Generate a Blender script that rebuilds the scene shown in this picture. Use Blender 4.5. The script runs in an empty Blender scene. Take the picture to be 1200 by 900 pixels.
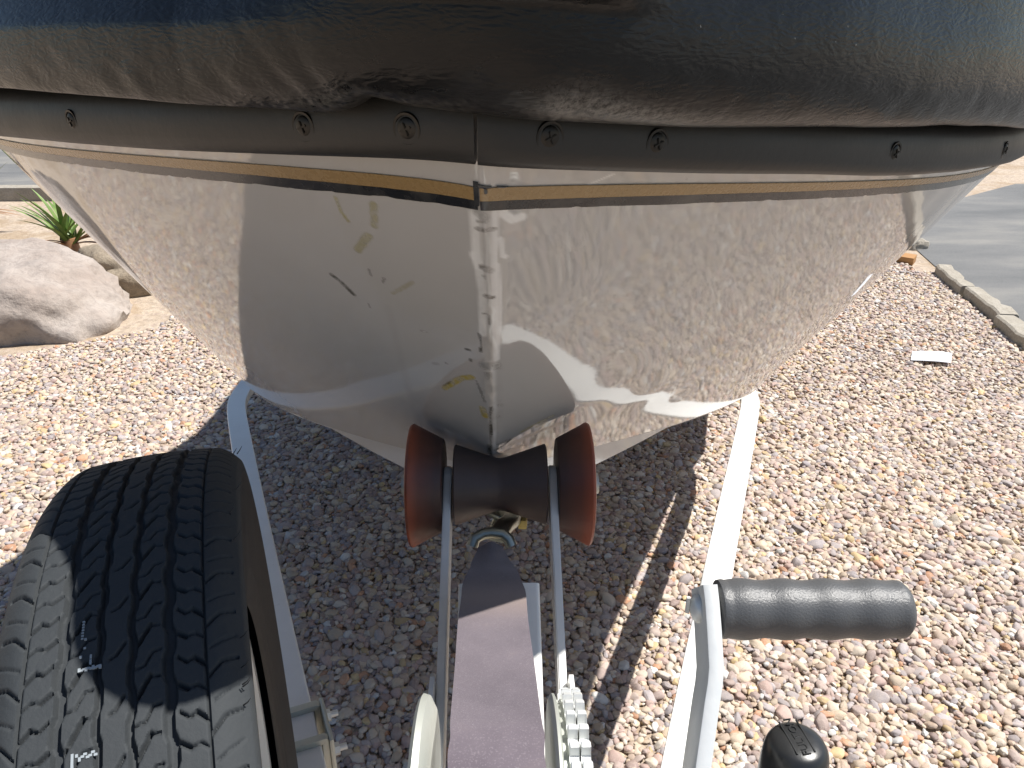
import bpy, bmesh, math, random
import numpy as np
from mathutils import Vector, Matrix
R = math.radians
rng = np.random.default_rng(7)
random.seed(7)
S = bpy.context.scene
COL = S.collection

# ------------------------------------------------------------------ camera, sky, sun, exposure
cam = bpy.data.objects.new('camera', bpy.data.cameras.new('camera'))
COL.objects.link(cam)
cam.location = (0, 0, 1.3)
cam.rotation_euler = (R(65), 0, R(-1.02))
cam.data.lens = 27.0
cam.data.sensor_width = 36.0
cam.data.clip_start = 0.02
cam.data.clip_end = 800
S.camera = cam

LIGHT = Vector((-0.55, -0.10, -1.0)).normalized()      # the way the sunlight travels
world = bpy.data.worlds.new('World'); S.world = world; world.use_nodes = True
wn = world.node_tree.nodes; wl = world.node_tree.links
bg = wn['Background']
sky = wn.new('ShaderNodeTexSky'); sky.sky_type = 'NISHITA'; sky.sun_disc = False
sky.sun_elevation = math.asin(-LIGHT.z)
sky.sun_rotation = math.atan2(-LIGHT.x, -LIGHT.y)
sky.air_density = 1.0; sky.dust_density = 0.6; sky.ozone_density = 1.5
wl.new(sky.outputs[0], bg.inputs[0]); bg.inputs[1].default_value = 0.06
sun = bpy.data.objects.new('sun', bpy.data.lights.new('sun', 'SUN')); COL.objects.link(sun)
sun.data.energy = 4.6; sun.data.angle = R(0.53); sun.data.color = (1.0, 0.965, 0.91)
sun.rotation_euler = LIGHT.to_track_quat('-Z', 'Y').to_euler()
sun.location = (3, 0, 6)
S.view_settings.view_transform = 'Standard'; S.view_settings.look = 'None'
S.view_settings.exposure = 0.82; S.view_settings.gamma = 1.0
S.view_settings.use_curve_mapping = False
S.render.engine = 'CYCLES'
S.cycles.max_bounces = 8; S.cycles.diffuse_bounces = 4; S.cycles.glossy_bounces = 4
S.cycles.caustics_reflective = True

# ------------------------------------------------------------------ helpers
def tag(o, label=None, cat=None, group=None, kind=None):
    for k, v in (('label', label), ('category', cat), ('group', group), ('kind', kind)):
        if v: o[k] = v
    return o

def empty(name, loc=(0, 0, 0), rz=0, parent=None):
    o = bpy.data.objects.new(name, None); COL.objects.link(o)
    o.location = loc; o.rotation_euler = (0, 0, rz); o.parent = parent
    o.empty_display_size = 0.1
    return o

def link(name, me, mat=None, parent=None, smooth=True, angle=None):
    if mat is not None:
        me.materials.append(mat)
    if smooth:
        me.shade_smooth()
        if angle is not None:
            me.set_sharp_from_angle(angle=R(angle))
    o = bpy.data.objects.new(name, me); COL.objects.link(o); o.parent = parent
    return o

def frombm(name, bm, mat=None, parent=None, smooth=True, angle=35, recalc=True):
    if recalc: bmesh.ops.recalc_face_normals(bm, faces=bm.faces[:])
    me = bpy.data.meshes.new(name); bm.to_mesh(me); bm.free()
    return link(name, me, mat, parent, smooth, angle)

def grid_mesh(name, P, close_u=False, close_v=False, flip=False):
    nu, nv = P.shape[:2]
    V = P.reshape(-1, 3)
    iu = np.arange(nu if close_u else nu - 1); iv = np.arange(nv if close_v else nv - 1)
    A, B = np.meshgrid(iu, iv, indexing='ij')
    A2 = (A + 1) % nu; B2 = (B + 1) % nv
    Q = np.stack([A * nv + B, A2 * nv + B, A2 * nv + B2, A * nv + B2], -1).reshape(-1, 4)
    if flip: Q = Q[:, ::-1]
    me = bpy.data.meshes.new(name)
    me.vertices.add(len(V)); me.vertices.foreach_set('co', V.astype(np.float32).ravel())
    me.loops.add(Q.size); me.loops.foreach_set('vertex_index', Q.astype(np.int32).ravel())
    me.polygons.add(len(Q)); me.polygons.foreach_set('loop_start', np.arange(0, Q.size, 4, dtype=np.int32))
    me.polygons.foreach_set('loop_total', np.full(len(Q), 4, np.int32))
    me.update(calc_edges=True); me.validate()
    return me

def box(bm, c, s, M=None, bevel=0.0):
    T = (M or Matrix.Identity(4)) @ Matrix.Translation(c) @ Matrix.Diagonal((s[0], s[1], s[2], 1))
    r = bmesh.ops.create_cube(bm, size=1.0, matrix=T)
    if bevel:
        es = list({e for v in r['verts'] for e in v.link_edges})
        bmesh.ops.bevel(bm, geom=es, offset=bevel, segments=2, profile=.7, affect='EDGES')

def sweep(bm, path, section, caps=True, up=Vector((0, 0, 1)), scales=None):
    """section: list of (a, b) -> a across (side), b along up"""
    path = [Vector(p) for p in path]; rings = []
    for i, p in enumerate(path):
        t = (path[min(i + 1, len(path) - 1)] - path[max(i - 1, 0)]).normalized()
        side = t.cross(up)
        if side.length < 1e-5: side = t.cross(Vector((1, 0, 0)))
        side.normalize(); u = side.cross(t).normalized()
        k = scales[i] if scales else 1.0
        rings.append([bm.verts.new(p + side * a * k + u * b * k) for a, b in section])
    n = len(section)
    for r0, r1 in zip(rings, rings[1:]):
        for j in range(n):
            bm.faces.new((r0[j], r0[(j + 1) % n], r1[(j + 1) % n], r1[j]))
    if caps:
        bm.faces.new(rings[0][::-1]); bm.faces.new(rings[-1])

def circ(r, n=16):
    return [(r * math.cos(2 * math.pi * k / n), r * math.sin(2 * math.pi * k / n)) for k in range(n)]

def rrect(w, h, r=.004, n=3, dy=0.0):
    out = []
    for cx, cy, a0 in ((w/2-r, h/2-r, 0), (-w/2+r, h/2-r, 90), (-w/2+r, -h/2+r, 180), (w/2-r, -h/2+r, 270)):
        for k in range(n + 1):
            a = R(a0 + 90 * k / n); out.append((cx + r * math.cos(a), cy + r * math.sin(a) + dy))
    return out

def lathe_x(prof, n=48, closed=False):
    """prof: (x, r) points, turned about the X axis"""
    P = np.array([[(x, r * math.cos(2*math.pi*k/n), r * math.sin(2*math.pi*k/n)) for k in range(n)] for x, r in prof])
    return P

def poly_plate(bm, yz, x0, x1):
    a = [bm.verts.new((x0, y, z)) for y, z in yz]; b = [bm.verts.new((x1, y, z)) for y, z in yz]
    n = len(yz)
    bm.faces.new(a); bm.faces.new(b[::-1])
    for i in range(n): bm.faces.new((a[i], b[i], b[(i+1) % n], a[(i+1) % n]))

# ------------------------------------------------------------------ materials
class NT:
    def __init__(s, name):
        s.m = bpy.data.materials.new(name); s.m.use_nodes = True
        s.t = s.m.node_tree; s.b = s.t.nodes['Principled BSDF']; s.out = s.t.nodes['Material Output']
    def n(s, typ, **kw):
        x = s.t.nodes.new(typ)
        for k, v in kw.items():
            if k.startswith('_'): setattr(x, k[1:], v)
            else: x.inputs[k.replace('__', ' ')].default_value = v
        return x
    def l(s, a, b): s.t.links.new(a, b)
    def set(s, **kw):
        for k, v in kw.items(): s.b.inputs[k.replace('__', ' ')].default_value = v
    def coord(s, which='Object', scale=None):
        tc = s.n('ShaderNodeTexCoord'); o = tc.outputs[which]
        if scale:
            mp = s.n('ShaderNodeMapping'); mp.inputs['Scale'].default_value = scale; s.l(o, mp.inputs[0]); o = mp.outputs[0]
        return o
    def noise(s, vec, scale, detail=4, rough=.55, dist=0):
        x = s.n('ShaderNodeTexNoise', Scale=scale, Detail=detail, Roughness=rough, Distortion=dist)
        if vec is not None: s.l(vec, x.inputs['Vector'])
        return x.outputs[0]
    def ramp(s, fac, stops, interp='LINEAR'):
        r = s.n('ShaderNodeValToRGB'); r.color_ramp.interpolation = interp
        e = r.color_ramp.elements
        while len(e) < len(stops): e.new(.5)
        for el, (p, c) in zip(e, stops):
            el.position = p; el.color = (*c, 1) if len(c) == 3 else c
        s.l(fac, r.inputs[0]); return r.outputs[0]
    def math(s, op, a, b=None, clamp=False):
        x = s.n('ShaderNodeMath'); x.operation = op; x.use_clamp = clamp
        for i, v in enumerate((a, b)):
            if v is None: continue
            if isinstance(v, (int, float)): x.inputs[i].default_value = v
            else: s.l(v, x.inputs[i])
        return x.outputs[0]
    def mix(s, fac, a, b, mode='MIX'):
        x = s.n('ShaderNodeMix'); x.data_type = 'RGBA'; x.blend_type = mode
        for i, v in ((0, fac), (6, a), (7, b)):
            if isinstance(v, (int, float)): x.inputs[i].default_value = v
            elif isinstance(v, tuple): x.inputs[i].default_value = (*v, 1) if len(v) == 3 else v
            else: s.l(v, x.inputs[i])
        return x.outputs[2]
    def bump(s, h, strength=.3, dist=.01, normal=None):
        x = s.n('ShaderNodeBump', Strength=strength, Distance=dist); s.l(h, x.inputs['Height'])
        if normal is not None: s.l(normal, x.inputs['Normal'])
        return x.outputs[0]
    def col(s, c):
        if isinstance(c, tuple): s.b.inputs['Base Color'].default_value = (*c, 1)
        else: s.l(c, s.b.inputs['Base Color'])
    def nrm(s, x): s.l(x, s.b.inputs['Normal'])
    def rgh(s, x): s.l(x, s.b.inputs['Roughness'])

def mat_paint(name, c, rough=.3, coat=.0, dirt=.25, dirtc=(.35, .30, .24), scale=9, bump=.08):
    m = NT(name); v = m.coord()
    n1 = m.noise(v, scale, 6, .65); n2 = m.noise(v, scale * 14, 3, .6)
    f = m.ramp(n1, [(.45, (0, 0, 0)), (.75, (1, 1, 1))])
    m.col(m.mix(m.math('MULTIPLY', f, dirt), c, dirtc))
    m.rgh(m.math('ADD', m.math('MULTIPLY', n2, .25), rough - .1))
    m.nrm(m.bump(n2, bump, .002)); m.set(Coat__Weight=coat, Coat__Roughness=.1)
    return m.m

def mat_metal(name, c=(.62, .63, .62), rough=.32, scale=60, var=.25, metallic=1.0):
    m = NT(name); v = m.coord()
    vo = m.n('ShaderNodeTexVoronoi', Scale=scale); m.l(v, vo.inputs['Vector'])
    n = m.noise(v, scale * .6, 5, .6)
    c2 = tuple(x * (1 - var) for x in c)
    m.col(m.mix(n, c, c2)); m.set(Metallic=metallic)
    m.rgh(m.math('ADD', m.math('MULTIPLY', n, .25), rough - .1))
    m.nrm(m.bump(n, .12, .002))
    return m.m

# ---- the materials of the place
def mat_pebbles():
    m = NT('river_pebbles')
    at = m.n('ShaderNodeAttribute'); at.attribute_type = 'INSTANCER'; at.attribute_name = 'tint'
    at2 = m.n('ShaderNodeAttribute'); at2.attribute_type = 'INSTANCER'; at2.attribute_name = 'shade'
    pal = [(.00, (0.385, 0.293, 0.226)), (.10, (0.477, 0.390, 0.295)), (.21, (0.340, 0.262, 0.237)), (.31, (0.515, 0.441, 0.359)), (.41, (0.386, 0.274, 0.242)),
           (.49, (0.301, 0.264, 0.264)), (.56, (0.460, 0.365, 0.269)), (.65, (0.537, 0.482, 0.415)), (.73, (0.405, 0.326, 0.288)), (.80, (0.316, 0.285, 0.294)),
           (.86, (0.484, 0.359, 0.186)), (.905, (0.441, 0.233, 0.134)), (.93, (0.247, 0.180, 0.164)), (.965, (0.558, 0.557, 0.540))]
    c = m.ramp(at.outputs['Fac'], pal, 'CONSTANT')
    v = m.coord('Object')
    n = m.noise(v, 2.2, 5, .65); n2 = m.noise(v, 9, 3, .6)
    c = m.mix(m.ramp(n, [(.4, (0, 0, 0)), (.7, (.35, .35, .35))]), c, (.50, .42, .34))
    c = m.mix(1.0, c, m.ramp(at2.outputs['Fac'], [(0, (.84, .83, .83)), (1, (1.17, 1.16, 1.14))]), 'MULTIPLY')
    m.col(c); m.set(Roughness=.62); m.nrm(m.bump(n2, .25, .06))
    return m.m

def mat_ground():
    m = NT('sandy_ground'); v = m.coord()
    a = m.noise(v, 1.3, 6, .6); b = m.noise(v, 40, 5, .7)
    vo = m.n('ShaderNodeTexVoronoi', Scale=38.0); m.l(v, vo.inputs['Vector'])
    c = m.ramp(a, [(.3, (.25, .175, .11)), (.55, (.30, .22, .145)), (.75, (.34, .265, .19))])
    hs = m.n('ShaderNodeSeparateColor'); m.l(vo.outputs['Color'], hs.inputs[0])
    st = m.ramp(hs.outputs[0], [(0, (.30, .25, .21)), (.4, (.42, .34, .27)), (.7, (.50, .43, .35)), (1, (.34, .27, .25))])
    # stones show wherever the yard is gravelled; bare dirt towards the boulder
    c = m.mix(m.ramp(m.noise(v, 3.1, 4, .6), [(.42, (0, 0, 0)), (.5, (.75, .75, .75))]), c, st)
    c = m.mix(.35, c, m.ramp(b, [(.3, (.25, .18, .12)), (.7, (.6, .5, .38))]))
    m.col(c); m.set(Roughness=.95); m.nrm(m.bump(b, .6, .02)); return m.m

def mat_asphalt():
    m = NT('streaky_asphalt'); v = m.coord()
    a = m.noise(m.coord('Object', (.5, 1.6, 1)), 1.4, 5, .6); b = m.noise(v, 180, 3, .7)
    c = m.ramp(a, [(.34, (.055, .06, .066)), (.5, (.115, .116, .117)), (.66, (.21, .20, .18))])  # darker and paler streaks across the paving
    c = m.mix(.35, c, m.ramp(b, [(.3, (.08, .08, .08)), (.7, (.30, .295, .28))]))
    m.col(c); m.set(Roughness=.85); m.nrm(m.bump(b, .5, .006)); return m.m

def mat_rock(name, c0, c1, c2, s=3.0):
    m = NT(name); v = m.coord()
    a = m.noise(v, s, 8, .62, .6); b = m.noise(v, s * 9, 6, .7)
    c = m.ramp(a, [(.3, c0), (.52, c1), (.75, c2)])
    c = m.mix(m.ramp(b, [(.35, (.5, .5, .5)), (.55, (0, 0, 0))]), c, tuple(x * .55 for x in c1))
    m.col(c); m.set(Roughness=.9); m.nrm(m.bump(b, .55, .02, m.bump(a, .3, .05))); return m.m

def mat_gelcoat():
    m = NT('gelcoat'); v = m.coord()
    at = m.n('ShaderNodeAttribute'); at.attribute_type = 'GEOMETRY'; at.attribute_name = 'paint'
    n = m.noise(v, 5, 4, .55); n3 = m.noise(v, 420, 2, .5)
    c = m.mix(1.0, at.outputs['Color'], m.ramp(n, [(.3, (.95, .945, .935)), (.7, (1, 1, 1))]), 'MULTIPLY')
    m.col(c); m.set(IOR=1.55, Specular__IOR__Level=.62)
    m.rgh(m.ramp(at.outputs['Alpha'], [(0, (.05, .05, .05)), (1, (.55, .55, .55))]))
    w2 = m.noise(m.coord('Object', (.35, .35, 1.8)), 150, 2, .5)
    m.nrm(m.bump(w2, .03, .0009))
    return m.m

def mat_vinyl():
    m = NT('black_vinyl'); v = m.coord('Object', (.65, .8, 2.0))
    at = m.n('ShaderNodeAttribute'); at.attribute_type = 'GEOMETRY'; at.attribute_name = 'scuff'
    d = m.noise(v, 60, 3, .6)
    vv = m.n('ShaderNodeVectorMath'); vv.operation = 'ADD'
    sc = m.n('ShaderNodeVectorMath'); sc.operation = 'SCALE'; sc.inputs['Scale'].default_value = .02
    nz = m.n('ShaderNodeTexNoise', Scale=45.0, Detail=3.0); m.l(v, nz.inputs['Vector'])
    m.l(nz.outputs['Color'], sc.inputs[0]); m.l(v, vv.inputs[0]); m.l(sc.outputs[0], vv.inputs[1])
    vo = m.n('ShaderNodeTexVoronoi', Scale=230.0); vo.feature = 'SMOOTH_F1'; vo.inputs['Smoothness'].default_value = .6
    m.l(vv.outputs[0], vo.inputs['Vector'])
    wv = m.noise(vv.outputs[0], 120, 3, .55, .8)
    big = m.noise(m.coord('Object', (1, 1, .6)), 16, 3, .55)
    h = m.math('ADD', vo.outputs[0], m.math('MULTIPLY', wv, 1.2))
    sn = m.ramp(m.noise(m.coord(), 260, 6, .75), [(.40, (0, 0, 0)), (.62, (1, 1, 1))])
    f = m.math('MULTIPLY', at.outputs['Fac'], sn)
    speck = m.ramp(m.noise(m.coord(), 240, 2, .5), [(.76, (0, 0, 0)), (.80, (.5, .5, .5))])
    c = m.mix(f, (.008, .0083, .0088), (.17, .165, .155))
    c = m.mix(speck, c, (.25, .25, .24))
    m.col(c)
    m.rgh(m.math('ADD', m.math('MULTIPLY', d, .18), m.math('ADD', m.math('MULTIPLY', f, .3), .20))); m.set(Specular__IOR__Level=.27)
    m.nrm(m.bump(h, .17, .0020, m.bump(big, .08, .02)))
    return m.m

def mat_rubber(name, c, rough=.55, dust=.2, dustc=(.25, .235, .21), bumps=.15, scale=120):
    m = NT(name); v = m.coord()
    a = m.noise(v, 14, 6, .65); b = m.noise(v, scale, 4, .6)
    m.col(m.mix(m.math('MULTIPLY', m.ramp(a, [(.4, (0, 0, 0)), (.8, (1, 1, 1))]), dust), c, dustc))
    m.rgh(m.math('ADD', m.math('MULTIPLY', a, .2), rough - .1)); m.nrm(m.bump(b, bumps, .002)); return m.m

def mat_webbing():
    m = NT('woven_webbing'); v = m.coord('UV')
    w = m.n('ShaderNodeTexWave', Scale=60.0); w.bands_direction = 'X'; m.l(v, w.inputs['Vector'])
    w2 = m.n('ShaderNodeTexWave', Scale=220.0, Distortion=1.0); w2.bands_direction = 'Y'; m.l(v, w2.inputs['Vector'])
    o = m.coord(); a = m.noise(o, 22, 5, .65); b = m.noise(o, 900, 2, .6)
    c = m.ramp(a, [(.3, (.085, .066, .083)), (.6, (.125, .100, .12)), (.8, (.16, .125, .13))])
    c = m.mix(m.ramp(b, [(.55, (0, 0, 0)), (.72, (.4, .4, .4))]), c, (.32, .28, .30))
    dust = m.n('ShaderNodeAttribute'); dust.attribute_type = 'GEOMETRY'; dust.attribute_name = 'dust'
    c = m.mix(m.math('MULTIPLY', w2.outputs[1], .22), c, (.05, .042, .05)); c = m.mix(m.math('MULTIPLY', w.outputs[1], .10), c, (.22, .19, .21))
    c = m.mix(m.math('MULTIPLY', dust.outputs['Fac'], .6), c, (.27, .20, .16))
    m.col(c); m.set(Roughness=.75, Sheen__Weight=.25)
    h = m.math('ADD', w.outputs[1], w2.outputs[1]); m.nrm(m.bump(h, .28, .0012)); return m.m

def mat_poly(name, c, sub=.2, rim=False):
    m = NT(name); v = m.coord()
    a = m.noise(v, 22, 6, .65); b = m.noise(v, 90, 4, .6)
    m.col(m.mix(m.ramp(a, [(.4, (0, 0, 0)), (.72, (.55, .55, .55))]), c, (.05, .035, .03)))
    if rim:
        sx = m.n('ShaderNodeSeparateXYZ'); m.l(v, sx.inputs[0])
        g = m.ramp(m.math('ADD', m.math('ABSOLUTE', sx.outputs[0]), m.math('MULTIPLY', m.math('SUBTRACT', a, .5), .02)), [(.066, (.95, .95, .95)), (.083, (.60, .60, .60)), (.0885, (.05, .05, .05))])
        prev = m.b.inputs['Base Color'].links[0].from_socket; m.col(m.mix(g, prev, (.050, .026, .021)))
    m.rgh(m.math('ADD', m.math('MULTIPLY', b, .25), .36)); m.set(Subsurface__Weight=sub, Subsurface__Radius=(.01, .003, .001), Subsurface__Scale=.5)
    m.nrm(m.bump(b, .1, .002)); return m.m

def mat_leaf(name, a_, b_):
    m = NT(name); n = m.noise(m.coord('Object', (3, 3, 3)), 6, 4, .6)
    m.col(m.ramp(n, [(.3, a_), (.7, b_)])); m.set(Roughness=.5); return m.m

def mat_wood():
    m = NT('weathered_wood'); n = m.noise(m.coord('Object', (2, 30, 30)), 3, 5, .6)
    m.col(m.ramp(n, [(.3, (.27, .13, .045)), (.7, (.42, .23, .09))])); m.set(Roughness=.8); return m.m

M_peb = mat_pebbles(); M_gnd = mat_ground(); M_asp = mat_asphalt(); M_gel = mat_gelcoat(); M_vin = mat_vinyl()
M_boulder = mat_rock('pale_boulder', (.29, .235, .20), (.355, .305, .27), (.40, .355, .32))
M_lowrock = mat_rock('tan_rock', (.23, .18, .125), (.30, .245, .18), (.35, .30, .23), 5)
M_conc = mat_rock('concrete', (.30, .265, .215), (.36, .325, .27), (.40, .365, .315), 8)
M_rail = mat_rubber('rail_rubber', (.013, .0128, .012), .5, .22, (.05, .047, .04))
M_gold = mat_paint('gold_tape', (.29, .195, .088), .25, 0, .35, (.22, .15, .07), 14, .012)
M_blk = mat_paint('black_tape', (.016, .018, .022), .2, 0, .5, (.12, .115, .105), 25, .012)
M_white = mat_paint('white_trailer_paint', (.78, .78, .76), .3, .3, .22, (.52, .47, .40), 7)
M_galv = mat_metal('galvanised_steel', (.60, .62, .56), .46, 70, .25, .55)
M_zinc = mat_metal('bright_zinc', (.74, .75, .73), .42, 160, .12, .40)
M_hook = mat_metal('dull_plated_steel', (.42, .43, .36), .34, 90)
M_dark = mat_metal('dark_screw', (.05, .048, .045), .40, 200)
M_tyre = mat_rubber('tyre_rubber', (.0235, .0275, .031), .82, .3, (.058, .062, .064), .25, 260)
M_side = mat_rubber('tyre_sidewall', (.015, .0152, .0155), .6, .4, (.035, .034, .032), .2, 200)
M_grip = mat_rubber('grip_rubber', (.075, .077, .080), .38, .15, (.10, .10, .10), .22, 800)
M_cap = mat_rubber('black_plastic', (.016, .017, .018), .3, .12, (.08, .08, .08), .08)
M_web = mat_webbing()
M_amb = mat_poly('amber_polyurethane', (.31, .068, .026), .15, True)
M_core = mat_poly('dirty_roller', (.072, .047, .040), .05)
M_leaf = mat_leaf('yucca_green', (.075, .14, .03), (.16, .24, .055))
M_dry = mat_leaf('dry_leaf', (.20, .10, .05), (.36, .20, .10))
M_wood = mat_wood()
M_paper = mat_paint('white_paper', (.80, .82, .86), .6, 0, .05)
M_mark = mat_paint('chalk_white', (.26, .29, .31), .8, 0, .1)
M_yel = mat_paint('yellow_tag', (.55, .42, .10), .5, 0, .3)

# ------------------------------------------------------------------ the setting
def sheet(name, pts, z, mat, cuts=0):
    bm = bmesh.new()
    bm.faces.new([bm.verts.new((x, y, z)) for x, y in pts])
    o = frombm(name, bm, mat, smooth=False); o['kind'] = 'structure'; return o

def gx(x, y):                # gentle swell of the yard under the stones
    return 0.0
sheet('ground', [(-150, -150), (150, -150), (150, 150), (-150, 150)], -.0055, M_gnd)
KX = lambda y: 2.33 + .171 * (y - 3.1)          # yard side of the concrete edging
sheet('driveway', [(KX(-8), -8), (14, -8), (14, 7.0), (4.71, 7.02), (3.6, 6.2), (2.72, 4.98), (KX(4.28) + .05, 4.28)], -.001, M_asp)
sheet('road', [(-30, 6.55), (-2.2, 6.75), (-1.2, 30), (-30, 30)], -.001, M_asp)

# concrete edging: each length of it a piece
edging = empty('kerb', (KX(2), 2, 0)); edging['kind'] = 'structure'
brk = [-6, -4.4, -3.1, -1.6, -.2, 1.1, 2.2, 2.95, 3.42, 3.86, 4.27]
for i, (y0, y1) in enumerate(zip(brk, brk[1:])):
    bm = bmesh.new(); n = 9; off = rng.uniform(-.018, .018); rows = []
    for k in range(n):
        y = y0 + .006 + (y1 - y0 - .012) * k / (n - 1)
        xl = KX(y) + off + rng.uniform(-.008, .008); wd = .105 + rng.uniform(-.018, .012)
        if y > 3.8: wd *= .9
        h = .052 + rng.uniform(-.004, .004)
        rows.append([bm.verts.new((px - KX(2), y - 2, pz)) for px, pz in ((xl, -.03), (xl + .004, h - .008), (xl + .014, h), (xl + wd - .012, h - .004), (xl + wd, h - .014), (xl + wd + .004, -.03))])
    for a, b in zip(rows, rows[1:]):
        for j in range(5): bm.faces.new((a[j], a[j + 1], b[j + 1], b[j]))
    bm.faces.new(rows[0]); bm.faces.new(rows[-1][::-1])
    frombm('kerb_stone', bm, M_conc, edging, True, 30)
fk = empty('kerb', (-3.9, 6.1, 0)); fk['kind'] = 'structure'
for i in range(7):
    bm = bmesh.new(); box(bm, (-2.6 + i * .92 + (0), .30 + .03 * i, .03), (.90, .14, .15), None, .015)
    frombm('kerb_stone', bm, M_conc, fk)

# loose stones: points carrying size, turn and tint, each turned into a pebble
def gravel():
    pts = []
    def lay(x0, x1, y0, y1, sp, zlo, zhi, r0, spread):
        xs = np.arange(x0, x1, sp); ys = np.arange(y0, y1, sp)
        X, Y = np.meshgrid(xs, ys); X = X.ravel() + rng.uniform(-.48, .48, X.size) * sp; Y = Y.ravel() + rng.uniform(-.48, .48, Y.size) * sp
        r = r0 * np.exp(rng.normal(0, spread, X.size)); r = np.clip(r, r0 * .5, r0 * 2.0)
        Z = rng.uniform(zlo, zhi, X.size)
        k = (X < 2.33 + .171 * (Y - 3.1) - .01) & ~((X < -1.62) & (Y > 3.08 + (X + 2.2) * .62)) & ~((X > 2.45) & (Y > 4.3)) 
        k &= ~((Y > 4.0) & (X < -1.5 + (Y - 4) * .6))
        pts.append(np.stack([X[k], Y[k], Z[k], r[k]], 1))
    lay(-3.0, 2.7, .80, 2.6, .0124, -.005, .0015, .0075, .30)
    lay(-3.0, 2.7, .80, 2.6, .0208, -.002, .004, .0090, .30)
    lay(-3.0, 2.9, 2.6, 5.0, .0138, -.005, .002, .0074, .28)
    lay(-3.0, 2.9, 2.6, 5.0, .0235, -.001, .004, .0084, .28)
    lay(-2.6, 1.9, -2.2, .80, .021, -.004, .004, .0108, .25)
    A = np.concatenate(pts); n = len(A)
    me = bpy.data.meshes.new('gravel'); me.vertices.add(n)
    me.vertices.foreach_set('co', A[:, :3].astype(np.float32).ravel())
    sc = A[:, 3:4] * np.stack([rng.uniform(.95, 1.35, n), rng.uniform(.72, 1.0, n), rng.uniform(.42, .75, n)], 1)
    ro = np.stack([rng.normal(0, .32, n), rng.normal(0, .32, n), rng.uniform(0, 6.283, n)], 1)
    for nm, typ, key, arr in (('size', 'FLOAT_VECTOR', 'vector', sc), ('turn', 'FLOAT_VECTOR', 'vector', ro),
                              ('tint', 'FLOAT', 'value', rng.random(n)), ('shade', 'FLOAT', 'value', rng.random(n)),
                              ('variant', 'INT', 'value', rng.integers(0, 8, n))):
        a = me.attributes.new(nm, typ, 'POINT')
        a.data.foreach_set(key, arr.astype(np.int32 if typ == 'INT' else np.float32).ravel())
    o = bpy.data.objects.new('gravel', me); COL.objects.link(o); o['kind'] = 'stuff'
    o['label'] = 'pink, tan and grey river gravel covering the yard'
    me.materials.append(M_peb)
    g = bpy.data.node_groups.new('pebbles', 'GeometryNodeTree')
    g.interface.new_socket('Geometry', in_out='INPUT', socket_type='NodeSocketGeometry')
    g.interface.new_socket('Geometry', in_out='OUTPUT', socket_type='NodeSocketGeometry')
    N = g.nodes.new; L = g.links.new
    gi = N('NodeGroupInput'); go = N('NodeGroupOutput'); join = N('GeometryNodeJoinGeometry')
    for k in range(8):
        ico = N('GeometryNodeMeshIcoSphere'); ico.inputs['Radius'].default_value = 1.0; ico.inputs['Subdivisions'].default_value = 3
        sp = N('GeometryNodeSetPosition'); pos = N('GeometryNodeInputPosition')
        ad = N('ShaderNodeVectorMath'); ad.inputs[1].default_value = (k * 7.3, k * 3.1, -k * 5.7); L(pos.outputs[0], ad.inputs[0])
        nz = N('ShaderNodeTexNoise'); nz.inputs['Scale'].default_value = .8 + .08 * k; nz.inputs['Detail'].default_value = 1.2
        L(ad.outputs[0], nz.inputs['Vector'])
        sub = N('ShaderNodeVectorMath'); sub.operation = 'SUBTRACT'; sub.inputs[1].default_value = (.5, .5, .5); L(nz.outputs['Color'], sub.inputs[0])
        scl = N('ShaderNodeVectorMath'); scl.operation = 'SCALE'; scl.inputs['Scale'].default_value = .75; L(sub.outputs[0], scl.inputs[0])
        L(ico.outputs[0], sp.inputs['Geometry']); L(scl.outputs[0], sp.inputs['Offset'])
        sm = N('GeometryNodeSetShadeSmooth'); L(sp.outputs[0], sm.inputs[0])
        mt = N('GeometryNodeSetMaterial'); mt.inputs['Material'].default_value = M_peb; L(sm.outputs[0], mt.inputs[0])
        ti = N('GeometryNodeGeometryToInstance'); L(mt.outputs[0], ti.inputs[0]); L(ti.outputs[0], join.inputs[0])
    iop = N('GeometryNodeInstanceOnPoints'); iop.inputs['Pick Instance'].default_value = True
    L(gi.outputs[0], iop.inputs['Points']); L(join.outputs[0], iop.inputs['Instance'])
    for nm, typ, sock in (('variant', 'INT', 'Instance Index'), ('turn', 'FLOAT_VECTOR', 'Rotation'), ('size', 'FLOAT_VECTOR', 'Scale')):
        na = N('GeometryNodeInputNamedAttribute'); na.data_type = typ; na.inputs[0].default_value = nm
        L(na.outputs[0], iop.inputs[sock])
    L(iop.outputs[0], go.inputs[0])
    md = o.modifiers.new('pebbles', 'NODES'); md.node_group = g
    print('pebbles', n)
gravel()

# ------------------------------------------------------------------ rocks, plants, odds and ends in the yard
def rock_mesh(name, size, seed, mat, loc, rz, flat=.0, sub=5, amp=.22, rough=.05):
    import mathutils.noise as mn
    bm = bmesh.new(); bmesh.ops.create_icosphere(bm, subdivisions=sub, radius=1.0)
    for v in bm.verts:
        p = v.co.copy(); q = p * 1.1 + Vector((seed, seed * 2.3, -seed))
        d = 1 + amp * mn.noise(q) + amp * .5 * mn.noise(q * 2.3) + rough * mn.fractal(q * 5, .9, 2.1, 4)
        e = Vector((math.copysign(abs(p.x) ** .8, p.x), math.copysign(abs(p.y) ** .8, p.y), math.copysign(abs(p.z) ** .75, p.z))) * d
        v.co = Vector((e.x * size[0], e.y * size[1], e.z * size[2]))
    o = frombm(name, bm, mat, None, True, 60); o.location = loc; o.rotation_euler = (0, 0, rz); return o
b = rock_mesh('boulder', (.64, .42, .44), 3.0, M_boulder, (-2.40, 3.66, -.13), R(-20))
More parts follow.
